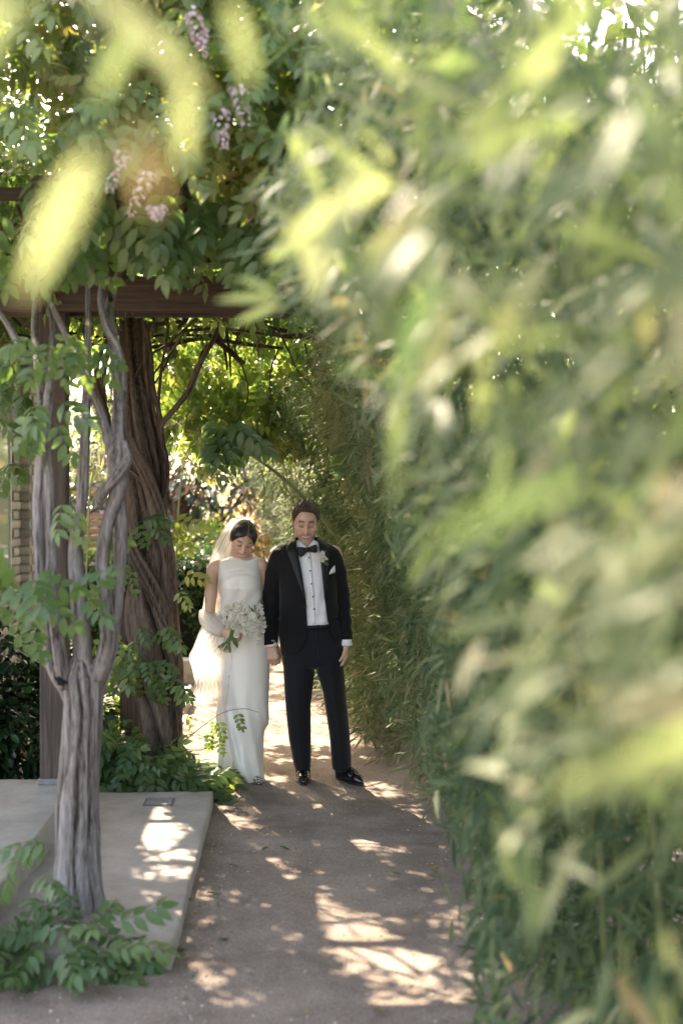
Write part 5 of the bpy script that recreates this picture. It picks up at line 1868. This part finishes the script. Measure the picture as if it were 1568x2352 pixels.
fy = front(SROWS, 1000, 520, 2.3)
bt = slab_poly("bow_tie", [(986, 500), (1018, 497), (1020, 532), (990, 538)], fy - .034, .026, groom, M_SATIN_B, .007)
slab_poly("bow", [(1000, 506), (998, 532), (972, 562), (950, 577), (932, 556), (922, 498), (960, 499)], fy - .026, .018, bt, M_SATIN_B, .006)
slab_poly("bow", [(1003, 502), (1006, 528), (1040, 540), (1072, 541), (1075, 505), (1066, 477), (1034, 488)], fy - .026, .018, bt, M_SATIN_B, .006)

# trousers
tv = Vol((kx(800), YC - .2, .04), (kx(1360), YC + .2, kz(1075)), .0058)
r2 = 1010.9


def crease(P, qx, qy):
    z = (KZ0 - P[..., 2]) / KS
    return -.004 * np.exp(-(qx / .16) ** 2) * (qy < 0) * smoothstep(1450, 1650, z) + .0022 * np.sin(z * .028 + qx * 4) * smoothstep(2050, 2170, z)


tv.loft([(1080, 850, 1215, .115, .01), (1200, 830, 1245, .125, .012), (1340, 818, 1268, .130, .015), (1400, 822, 1274, .12, .015), (1425, 900, 1200, .08, .015)], 0, 2.4)
tv.loft([(1250, 826, 1075, .12, .012), (r2 + 340, 816, 1066, .118, .012), (r2 + 500, 822, 1048, .108, .008), (r2 + 700, 835, 1026, .096, .0), (r2 + 950, 860, 1029, .088, .005), (r2 + 1182, 906, 1028, .078, .008)], .015, 2.1, crease)
tv.loft([(1250, 1020, 1270, .12, .012), (r2 + 400, 1062, 1276, .112, .005), (r2 + 600, 1120, 1291, .100, -.01), (r2 + 900, 1165, 1321, .090, -.015), (r2 + 1182, 1190, 1339, .082, -.01)], .015, 2.1, crease)
gx_, gy_, gz_ = tv.grid()
zz_, xx_ = (KZ0 - gz_) / KS, (gx_ - KX0) / KS
tv.D += (.0028 * np.sin((zz_ - 1400) * .05 + (xx_ - 1060) * .03) * np.exp(-((zz_ - 1430) / 70) ** 2) * np.exp(-((xx_ - 1090) / 130) ** 2) + 0 * gy_).astype(np.float32)
trous = vol_mesh("trousers", tv, groom, M_TROUS, 2)
TR = [(1080, 850, 1215, .115, .01), (1200, 830, 1245, .125, .012), (1340, 818, 1268, .130, .015)]
strip("waistband", [(860, 1086), (1030, 1084), (1205, 1078)], [(860, 1112), (1030, 1112), (1205, 1108)], TR, .003, trous, M_SATIN_B, 24, 3, 2.4)
strip("fly", [(1062, 1115), (1068, 1220), (1080, 1330)], [(1074, 1115), (1080, 1220), (1088, 1332)], TR, .001, trous, M_TROUS, 16, 3, 2.4, .003)


def shoe(name, heel, toe, parent, mat, solemat, w=.05, h=.095, lift=0.0):
    heel, toe = np.asarray(heel, float), np.asarray(toe, float)
    lo, hi = np.minimum(heel, toe) - .09, np.maximum(heel, toe) + .09
    lo[2], hi[2] = 0, h + .05
    v = Vol(lo, hi, .0045)
    d = toe - heel
    d[2] = 0
    L = np.linalg.norm(d); d /= L
    up = np.array([0, 0, 1.0])
    P = lambda t, z: heel + d * L * t + up * z
    v.cone(P(.10, .045 + lift), P(.55, .040 + lift * .4), w * .72, w * .80, .01)
    v.cone(P(.55, .040 + lift * .4), P(.82, .034), w * .82, w * .66, .02)
    v.cone(P(.82, .034), P(.95, .028), w * .62, w * .38, .02)
    v.cone(P(.14, .06 + lift), P(.20, h + lift), w * .74, w * .72, .02)
    v.cone(P(.2, h - .01 + lift), P(.6, .05 + lift * .4), w * .55, w * .5, .03)
    gx1, gy1, gz1 = v.grid()
    v.D = np.maximum(v.D, (.019 + 0 * gx1 + 0 * gy1) - gz1 + lift * np.clip(1 - (((gx1 - heel[0]) * d[0] + (gy1 - heel[1]) * d[1]) / L) / .6, 0, 1)).astype(np.float32)
    o = vol_mesh(name, v, parent, mat, 2)
    s = Vol(lo, hi, .0045)
    s.cone(P(.08, .012 + lift), P(.55, .012), w * .78, w * .90, .01)
    s.cone(P(.55, .012), P(.93, .012), w * .92, w * .50, .02)
    gx1, gy1, gz1 = s.grid()
    tt_ = ((gx1 - heel[0]) * d[0] + (gy1 - heel[1]) * d[1]) / L
    lf = lift * np.clip(1 - tt_ / .6, 0, 1)
    s.D = np.maximum(s.D, np.maximum(gz1 - .020 - lf, .002 + lf - gz1)).astype(np.float32)
    hole = np.maximum(np.abs(tt_ - .45) * L - .18 * L, gz1 - .011 - lf)
    s.D = np.maximum(s.D, -hole).astype(np.float32)
    vol_mesh("sole", s, o, solemat, 1)
    return o


M_SOLE = plain("shoe_sole", (.012, .010, .009), .5)
sh1 = shoe("shoe", K(968, 2250, .10) * [1, 1, 0], K(970, 2250, -.175) * [1, 1, 0], groom, M_PATENT, M_SOLE)
sh2 = shoe("shoe", K(1246, 2250, .05) * [1, 1, 0], K(1402, 2250, -.18) * [1, 1, 0], groom, M_PATENT, M_SOLE, lift=.012)
for (x, dy) in ((967, .008), (1264, -.014)):
    put("sock", tube("sock", [K(x, 2130, dy), K(x, 2200, dy), K(x + 2, 2235, dy)], [.05, .047, .046], 8, 16), groom, M_BLACK)
for (x, y0, dy) in ((970, 2190, -.09),):
    for k in range(3):
        a, b_ = K(x - 22, y0 + 8 * k, dy - .012 * k), K(x + 24, y0 + 8 * k + 3, dy - .012 * k)
        put("lace", tube("lace", [a, (a + b_) / 2 + np.array([0, -.006, .003]), b_], [.0022, .0022, .0022], 8, 6), sh1, M_SATIN_B)

# ---------------------------------------------------------------- bride
B_SKIN = (.57, .345, .24)
HB = K(512, 452, -.02)
MB = rot3(31, 14, 10)
bv = Vol((kx(205), YC - .27, 0), (kx(830), YC + .2, kz(280)), .0046)
bv.cone(K(490, 640, .03), K(490, 800, .02), .085, .095, .04)
bv.cone(K(490, 800, .02), K(500, 1000, .02), .095, .095, .04)
bv.cone(K(500, 1000, .02), K(520, 1250, .03), .095, .11, .04)
bv.cone(K(495, 560, .025), K(490, 640, .03), .047, .07, .04)
for a, b, ra, rb, k in (((330, 650, .02), (640, 640, .03), .045, .045, .04), ((288, 672, .01), (272, 860, .02), .041, .037, .03), ((272, 860, .02), (262, 1030, .0), .037, .033, .02), ((262, 1030, .0), (390, 1125, -.15), .033, .024, .02),
                        ((652, 645, .02), (672, 800, .06), .039, .035, .03), ((672, 800, .06), (690, 960, .07), .035, .032, .02), ((690, 960, .07), (742, 1240, .035), .031, .023, .02),
                        ((470, 1250, .03), (490, 1800, .0), .07, .045, .03), ((490, 1800, 0), (440, 2200, .06), .042, .03, .02), ((560, 1250, .03), (580, 1800, -.02), .07, .045, .03), ((580, 1800, -.02), (615, 2230, -.04), .042, .03, .02)):
    bv.cone(K(*a), K(*b), ra, rb, k)
add_head(bv, HB, MB, .94, False)
# right hand closed round the stems, left hand in the groom's
add_hand(bv, K(388, 1128, -.15), (.75, -.45, -.35), (.35, .75, -.1), (.2, -.2, 1), (58, 75, 40), .90, .95, (.8, .1, .6))
add_hand(bv, K(742, 1238, .03), (.12, .0, -1), (0, -1, 0), (1, .1, .1), (62, 60, 30), .90, 1.05, (.9, .3, -.3))
V, Qd = bv.surface()
V = smooth_mesh(V, Qd, 1, .4)
bride = bpy.data.objects.new("person", mesh_np("person", V, Qd, True, col=face_paint(V, HB, MB, .94, False, B_SKIN)))
COL.objects.link(bride)
bride.data.materials.append(M_SKIN)
tag(bride, "smiling bride in ivory satin dress and long veil looking down at her bouquet", "person")
hv = hair_vol(HB, MB, .94, [(-.07, .06), (-.03, .02), (-.005, -.012), (.02, -.040), (.05, -.058), (.074, -.070), (.088, -.3)], .006, False)


def part(V):
    q = ((V - HB) @ MB) / .94
    C = np.tile(np.array((.014, .0085, .006)), (len(V), 1))
    m = (np.exp(-((q[:, 0] - .006) / .0026) ** 2) * (q[:, 1] < .05))[:, None]
    C = C * (1 - m) + m * np.array((.20, .12, .085))
    return C


vol_mesh("hair", hv, bride, hair_mat("dark_hair", 0), 2, part)
for (dx, dy, dz) in ((-.083, .0, -.036),):
    e = HB + MB @ (np.array([dx, dy, dz]) * .94)
    bm = bmesh.new()
    bmesh.ops.create_uvsphere(bm, u_segments=10, v_segments=8, radius=.0045, matrix=Matrix.Translation(e))
    put("earring", mesh_bm("earring", bm, True), bride, plain("pearl", (.7, .66, .6), .2))


def satin(name, col, rough=.36):
    m, nt, nd, lk, b = new_mat(name)
    b.inputs["Base Color"].default_value = (*col, 1)
    b.inputs["Roughness"].default_value = rough
    b.inputs["Specular IOR Level"].default_value = .55
    b.inputs["Sheen Weight"].default_value = .25
    b.inputs["Sheen Roughness"].default_value = .4
    nz = noise(nt, 5, 3, .5, stretch=(1.6, 1.6, .5))
    bump(nt, b, nz.outputs[0], .18, .03)
    return m


M_DRESS = satin("ivory_satin", (.70, .65, .59), .24)
M_TRAIN = satin("ivory_lining", (.76, .68, .58), .5)
dv = Vol((kx(280), YC - .22, .0), (kx(735), YC + .22, kz(535)), .0054)


def drape(P, qx, qy):
    y = (KZ0 - P[..., 2]) / KS
    x = (P[..., 0] - KX0) / KS
    fr = (qy < .35)
    low = smoothstep(1480, 1950, y)
    dgl = x - 560 - (y - 1600) * .22
    f = .0105 * low * np.sin(dgl * .040 + .9 * np.sin(y * .005) + .3) + .0035 * low * np.sin(dgl * .085 + 1 + y * .004)
    cowl = np.exp(-((y - 660 + .0016 * (x - 500) ** 2 * -1) / 26) ** 2) * np.exp(-((x - 500) / 110) ** 2)
    cowl2 = np.exp(-((y - 720 + .0022 * (x - 510) ** 2 * -1) / 22) ** 2) * np.exp(-((x - 510) / 100) ** 2)
    chest = -.009 * np.exp(-((np.abs(x - 492) - 70) / 85) ** 2 - ((y - 800) / 95) ** 2)
    hip = .005 * np.sin((x - 500) * .035 + y * .022) * np.exp(-((y - 960) / 110) ** 2) + .0035 * np.sin((x - 480) * .05 + (y - 800) * .03) * np.exp(-((y - 900) / 90) ** 2)
    return (f - .015 * cowl + .010 * np.exp(-((y - 690 + .0018 * (x - 500) ** 2 * -1) / 12) ** 2) * np.exp(-((x - 500) / 90) ** 2) - .011 * cowl2 + chest + hip) * fr


DROWS = [(548, 428, 598, .058, .02), (566, 420, 608, .066, .02), (586, 385, 632, .078, .022), (606, 335, 646, .088, .024), (640, 318, 648, .096, .022), (720, 326, 648, .108, .018), (810, 330, 651, .117, .01), (950, 340, 658, .102, .012),
         (1050, 336, 674, .106, .015), (1200, 326, 702, .124, .02), (1380, 328, 716, .134, .022), (1610, 350, 712, .132, .01), (1860, 385, 694, .128, -.005), (1975, 398, 680, .125, -.015), (2120, 425, 664, .125, -.03), (2200, 470, 662, .125, -.04), (2262, 528, 676, .118, -.05)]
dv.loft(DROWS, 0, 2.15, drape)
gx_, gy_, gz_ = dv.grid()
yy_, xx_ = (KZ0 - gz_) / KS, (gx_ - KX0) / KS
# neck opening dips at the front, armholes cut away
nk = np.sqrt(((gx_ - kx(505)) / .070) ** 2 + ((gy_ - (YC + .02)) / .062) ** 2) - 1
dv.D = np.where(yy_ < 585, np.maximum(dv.D, -nk * .05), dv.D).astype(np.float32)
scoop = (575 + 28 * np.exp(-((xx_ - 540) / 60) ** 2)) - yy_
dv.D = np.where(gy_ < YC + .0, np.maximum(dv.D, (scoop * KS) * (np.abs(xx_ - 520) < 95) - 1.0 * (np.abs(xx_ - 520) >= 95)), dv.D).astype(np.float32)
dress = vol_mesh("dress", dv, bride, M_DRESS, 2)
# train and side panel behind, with the buttoned edge
tr = Vol((kx(270), YC - .2, 0), (kx(640), YC + .3, kz(1200)), .0058)


def tfold(P, qx, qy):
    y = (KZ0 - P[..., 2]) / KS
    th = np.arctan2(qy, qx)
    return (.002 + .0065 * smoothstep(1500, 2200, y)) * np.sin(th * 13 + y * .004 + 2 * np.sin(y * .003))


tr.loft([(1230, 340, 600, .10, .05), (1350, 326, 620, .125, .06), (1610, 324, 620, .14, .07), (1800, 306, 610, .15, .08), (1880, 322, 600, .155, .085), (1960, 338, 590, .16, .09), (2160, 322, 590, .17, .08), (2212, 345, 585, .175, .07), (2290, 405, 590, .17, .03)], 0, 2.1, tfold)
train = vol_mesh("train", tr, dress, M_TRAIN, 2)
strip("button_placket", [(432, 1300), (405, 1500), (388, 1700), (388, 1850)], [(440, 1300), (414, 1500), (398, 1700), (398, 1850)], DROWS, -.002, dress, M_DRESS, 30, 3, 2.15, .002)
for k in range(8):
    y = 1330 + 68 * k
    x = np.interp(y, [1300, 1500, 1700, 1850], [436, 409, 392, 393])
    bm = bmesh.new()
    bmesh.ops.create_uvsphere(bm, u_segments=8, v_segments=6, radius=.005, matrix=Matrix.Translation(K(x, y, front(DROWS, x, y, 2.15) - .008)))
    put("button", mesh_bm("button", bm, True), dress, plain("pearl_button", (.62, .58, .52), .25) if k == 0 else bpy.data.materials["pearl_button"])
# snake-print boots under the hem
mb_, nt, nd, lk, b = new_mat("snake_print")
vo = N(nt, "ShaderNodeTexVoronoi", feature='DISTANCE_TO_EDGE'); vo.inputs["Scale"].default_value = 55
lk.new(N(nt, "ShaderNodeTexCoord").outputs["Object"], vo.inputs["Vector"])
rp = ramp(nt, [(.0, (.02, .018, .015)), (.10, (.04, .03, .025)), (.16, (.62, .58, .50)), (1, (.66, .62, .55))])
lk.new(vo.outputs["Distance"], rp.inputs[0]); lk.new(rp.outputs[0], b.inputs["Base Color"]); b.inputs["Roughness"].default_value = .3
shoe("boot", K(610, 2250, .06) * [1, 1, 0], K(640, 2250, -.185) * [1, 1, 0], bride, mb_, M_SOLE, .043, .09)
shoe("boot", K(440, 2250, .22) * [1, 1, 0], K(425, 2250, .00) * [1, 1, 0], bride, mb_, M_SOLE, .04, .09, .02)

# veil: layered tulle
mv, nt, nd, lk, b = new_mat("tulle")
b.inputs["Base Color"].default_value = (.86, .84, .80, 1); b.inputs["Roughness"].default_value = .9
trl = N(nt, "ShaderNodeBsdfTranslucent"); trl.inputs["Color"].default_value = (.88, .86, .82, 1)
mx1 = N(nt, "ShaderNodeMixShader"); mx1.inputs[0].default_value = .5
lk.new(b.outputs[0], mx1.inputs[1]); lk.new(trl.outputs[0], mx1.inputs[2])
tp = N(nt, "ShaderNodeBsdfTransparent")
mx2 = N(nt, "ShaderNodeMixShader"); mx2.inputs[0].default_value = .52
lk.new(tp.outputs[0], mx2.inputs[1]); lk.new(mx1.outputs[0], mx2.inputs[2])
lk.new(mx2.outputs[0], nd["Material Output"].inputs["Surface"])
M_TULLE = mv


def sheet(L, Rr, k, amp, ph, ns=60, nt_=70, xamp=0.0):
    L, Rr = catmull(np.array(L, float), nt_), catmull(np.array(Rr, float), nt_)
    s = np.linspace(0, 1, ns)
    V = []
    for j in range(nt_):
        t = j / (nt_ - 1)
        p = L[j][None] * (1 - s[:, None]) + Rr[j][None] * s[:, None]
        A = amp * (.25 + .75 * t)
        wv = np.sin(s * k * 6.283 + ph + 1.4 * math.sin(3.1 * t + ph)) + .5 * np.sin(s * k * 13.1 + 2 * ph + 2 * t)
        dy = p[:, 2] + A * wv
        x = p[:, 0] + xamp * np.cos(s * k * 6.283 + ph) * t
        y = p[:, 1] + (8 * np.sin(s * 17 + ph) if t > .985 else 0)
        V.append(np.stack([kx(x), YC + dy, kz(y)], -1))
    V = np.array(V).reshape(-1, 3)
    idx = np.arange(ns * nt_).reshape(nt_, ns)
    return V, np.stack([idx[:-1, :-1], idx[:-1, 1:], idx[1:, 1:], idx[1:, :-1]], -1).reshape(-1, 4)


def veil_part(name, parent, layers):
    Vs, Qs, off = [], [], 0
    for a in layers:
        v_, q_ = sheet(*a)
        Vs.append(v_); Qs.append(q_ + off); off += len(v_)
    return put(name, mesh_np(name, np.vstack(Vs), np.vstack(Qs)), parent, M_TULLE)


LA = [(470, 284, .06), (425, 292, .10), (385, 330, .12), (325, 432, .13), (256, 600, .13), (226, 800, .12), (198, 1000, .10), (186, 1090, .05)]
RA = [(540, 284, .08), (570, 300, .13), (560, 400, .17), (530, 520, .19), (500, 680, .19), (470, 850, .18), (450, 1000, .17), (440, 1120, .15)]
veil = veil_part("veil", bride, [(LA, RA, 5, .010, 0.3), ([(a + 8, b_, c + .02) for a, b_, c in LA], RA, 6, .014, 2.1),
                                 ([(a + 22, b_ + 3, c + .035) for a, b_, c in LA], [(a - 30, b_, c + .02) for a, b_, c in RA], 4, .016, 4.0)])
LC = [(232, 1010, -.02), (214, 1070, -.05), (174, 1170, -.04), (134, 1270, -.02), (104, 1335, .0), (128, 1440, .02), (146, 1550, .02), (132, 1630, .02), (114, 1702, .02)]
RC_ = [(330, 1000, -.10), (392, 1105, -.14), (388, 1180, -.14), (352, 1290, -.11), (334, 1400, -.07), (330, 1500, -.04), (330, 1570, -.02), (328, 1620, .0), (328, 1650, .02)]
veil_part("veil_drape", veil, [(LC, RC_, 6, .016, 1.0, 80, 70, 3), ([(a + 14, b_, c + .03) for a, b_, c in LC], [(a - 10, b_ - 6, c + .04) for a, b_, c in RC_], 5, .02, 3.2, 80, 70, 4),
                               ([(a + 60, b_ - 8, c + .05) for a, b_, c in LC], [(a + 2, b_ - 20, c + .07) for a, b_, c in RC_], 4, .02, 5.2, 70, 60, 4)])
# the gathered bunch over the forearm
arm = [K(236, 985, .02), K(250, 1040, -.01), K(300, 1085, -.08), (K(352, 1118, -.13)), K(378, 1128, -.15)]
for q, (r, se) in enumerate((([.040, .052, .060, .048, .034], 71), ([.034, .045, .05, .042, .03], 72))):
    put("veil_gather", tube("veil_gather", arm, r, 50, 72, 17, .22, 30, .05, se), veil, M_TULLE)

# ring
rp_ = K(392, 1165, -.215)
bm = bmesh.new()
bmesh.ops.create_uvsphere(bm, u_segments=8, v_segments=6, radius=.004, matrix=Matrix.Translation(rp_))
put("ring", mesh_bm("ring", bm, True), bride, plain("silver", (.8, .8, .8), .15, 1.0))

# ---------------------------------------------------------------- bouquet and buttonhole
M_PETAL = leaf_mat("white_petal", [(0, (.80, .74, .60)), (.5, (.86, .83, .76)), (1, (.90, .88, .84))], .45, (.66, .66, .62), .6, .3)
M_GRN = plain("stem_green", (.09, .16, .05), .5, 0, .3, 30)
M_GRNL = leaf_mat("bouquet_leaf", [(0, (.06, .12, .04)), (1, (.14, .22, .09))], .3)


def petals(specs):
    """specs: (pos, dir, up, size, rnd)"""
    tv_, tt_ = leaf_shape([(.2, .22), (.55, .40), (.85, .30)], -.35, .35)
    Vs, Ts, rs = [], [], []
    for i, (p, d, u, s, r) in enumerate(specs):
        d = nrm(np.array(d, float)); u = np.array(u, float)
        z = nrm(u - d * (u @ d)); y = np.cross(z, d)
        Vs.append(np.array(p) + s * (tv_[:, :1] * d + tv_[:, 1:2] * y + tv_[:, 2:] * z)); Ts.append(tt_ + i * len(tv_)); rs.append(np.full(len(tv_), r))
    me = mesh_np("flower", np.vstack(Vs), np.vstack(Ts), True, rnd=np.concatenate(rs))
    me.materials.append(M_PETAL)
    return me


def rose(seed):
    g = np.random.default_rng(seed)
    sp = []
    for ring, (n_, tilt, s) in enumerate(((3, 80, .75), (5, 66, .9), (6, 48, 1.0), (7, 25, 1.0))):
        for k in range(n_):
            a = 6.283 * k / n_ + g.uniform(-.2, .2) + ring
            c_, s_ = math.cos(a), math.sin(a)
            d = np.array([c_ * math.cos(R(tilt)), s_ * math.cos(R(tilt)), math.sin(R(tilt))])
            sp.append((np.array([c_, s_, 0]) * .08 * ring + np.array([0, 0, -.12 * ring]), d, np.array([-c_, -s_, .6]), s * g.uniform(.85, 1.1), g.uniform(.2, 1)))
    return petals(sp)


def ruffle(seed, n_=42):
    g = np.random.default_rng(seed)
    sp = []
    for k in range(n_):
        d = nrm(g.normal(size=3) + np.array([0, 0, .5]))
        sp.append((d * g.uniform(.1, .55), nrm(d + g.normal(size=3) * .7), g.normal(size=3), g.uniform(.5, .8), g.uniform(.3, 1)))
    return petals(sp)


ROSES = [rose(1), rose(2)]
RUFF = [ruffle(5), ruffle(6), ruffle(7), ruffle(8, 20)]
bq_c = K(455, 1120, -.19)
bouquet = thing("bouquet", "round bouquet of white flowers with green stems in the bride's hand", "bouquet", tuple(bq_c))


def flower(me, p, s, parent, out=(0, -1, .2)):
    o = bpy.data.objects.new("flower", me)
    COL.objects.link(o)
    o.parent = parent
    o.location = Vector(p) - abs_loc(parent)
    q = Vector(nrm(np.array(out, float) + rng.normal(size=3) * .25)).to_track_quat('Z', 'Y')
    o.rotation_euler = (q.to_matrix() @ Matrix.Rotation(random.uniform(0, 6.28), 3, 'Z')).to_euler()
    o.scale = (s, s, s)
    return o


def zq(X, Y): return 247.6 + .3947 * X, 804.6 + .3947 * Y


fl_list = [(450, 350, 125, 0), (650, 270, 115, 0), (720, 330, 90, 0), (1020, 330, 95, 0), (560, 470, 120, 0), (700, 480, 100, 0), (880, 480, 105, 0), (560, 600, 110, 1), (650, 690, 105, 1), (610, 825, 100, 1), (920, 580, 95, 1), (750, 610, 100, 0),
           (830, 710, 105, 0), (980, 620, 85, 0), (1080, 650, 75, 0), (960, 780, 85, 0), (1075, 770, 60, 0), (980, 890, 75, 0), (960, 1030, 55, 0), (370, 590, 80, 0), (440, 660, 85, 0), (830, 840, 70, 0), (1050, 430, 60, 0), (1090, 540, 45, 0),
           (490, 540, 80, 0), (620, 380, 85, 0), (800, 560, 80, 0), (740, 790, 75, 1), (380, 440, 80, 0), (540, 300, 90, 0), (760, 400, 80, 0), (890, 650, 80, 0), (700, 740, 80, 0), (520, 690, 75, 0), (1100, 610, 40, 0), (1110, 700, 40, 0), (930, 960, 50, 0)]
for (X, Y, s, kind) in fl_list:
    x, y = zq(X, Y)
    cx_, cy_ = 530, 1035
    r_ = min(1, math.hypot(x - cx_, y - cy_) / 175)
    dy = -.20 - .085 * math.sqrt(max(0, 1 - r_ * r_)) + random.uniform(-.01, .01)
    me = ROSES[random.randrange(2)] if kind else random.choice(RUFF[:3])
    flower(me, K(x, y, dy), s * .3947 * KS * (.90 if kind else .80), bouquet, ((x - cx_) / 175, -.9, -(y - cy_) / 175 + .2))
for k in range(46):      # little blossoms round the edge
    a = random.uniform(0, 6.28)
    rr0 = random.uniform(.75, 1.0)
    x, y = 535 + 160 * rr0 * math.cos(a), 1030 + 140 * rr0 * math.sin(a) * (1 if math.sin(a) < 0 else .75)
    flower(RUFF[3], K(x, y, -.20 - random.uniform(0, .04)), random.uniform(.006, .011), bouquet, (math.cos(a), -.7, -math.sin(a)))
fo = Foliage()
n_ = 26
P = np.array([K(535 + random.uniform(-140, 150), 1030 + random.uniform(-120, 130), -.19 - random.uniform(0, .05)) for _ in range(n_)])
fo.add('leaf_long', P, rdir(n_, (0, -.6, .1), .8), rdir(n_, (0, -1, .4), .4), rng.uniform(.025, .05, n_), rng.random(n_), False)
fo.build(bouquet, M_GRNL, 0, rest_name="greenery")
for k in range(18):
    a = K(455 + random.uniform(-18, 18), 1105 + random.uniform(-20, 10), -.19)
    b_ = K(425 + random.uniform(-14, 14), 1165, -.185 + random.uniform(-.012, .012))
    c_ = K(330 + 5.9 * k + random.uniform(-8, 8), 1235 + 3.4 * k * (1 if k < 12 else .75) + random.uniform(-10, 10), -.19 + random.uniform(-.03, .03))
    put("stem", tube("stem", [a, b_, c_], [.0028, .0027, .0026], 14, 7), bouquet, M_GRN)
fo = Foliage()
for (x0, y0, x1, y1, s) in ((452, 1085, 430, 1190, .10), (448, 1130, 482, 1238, .11), (470, 1165, 486, 1240, .07)):
    a, b_ = K(x0, y0, -.245), K(x1, y1, -.235)
    fo.add('leaf_long', a, nrm(b_ - a), np.array([0, -1, .1]), np.linalg.norm(b_ - a) * 1.05, .5, False)
fo.build(bouquet, M_GRNL, 6, min_px=5)

bo_p = K(1108, 572, front(JROWS, 1108, 572) - .025)
bout = thing("boutonniere", "white flower with small green leaves pinned to the black lapel", "boutonniere", tuple(bo_p))
for (x, y, s, me) in ((1106, 562, .026, RUFF[0]), (1122, 585, .022, RUFF[1]), (1098, 585, .022, RUFF[2]), (1112, 545, .018, RUFF[0])):
    flower(me, K(x, y, front(JROWS, x, y) - .022), s, bout)
fo = Foliage()
for (x0, y0, x1, y1) in ((1120, 600, 1165, 650), (1125, 590, 1172, 590), (1120, 540, 1145, 515), (1118, 610, 1160, 625), (1112, 545, 1116, 515)):
    a, b_ = K(x0, y0, front(JROWS, x0, y0) - .014), K(x1, y1, front(JROWS, x1, y1) - .016)
    fo.add('leaf_long', a, nrm(b_ - a), np.array([0, -1, .3]), np.linalg.norm(b_ - a), .4, False)
fo.build(bout, M_GRNL, 6, min_px=5)
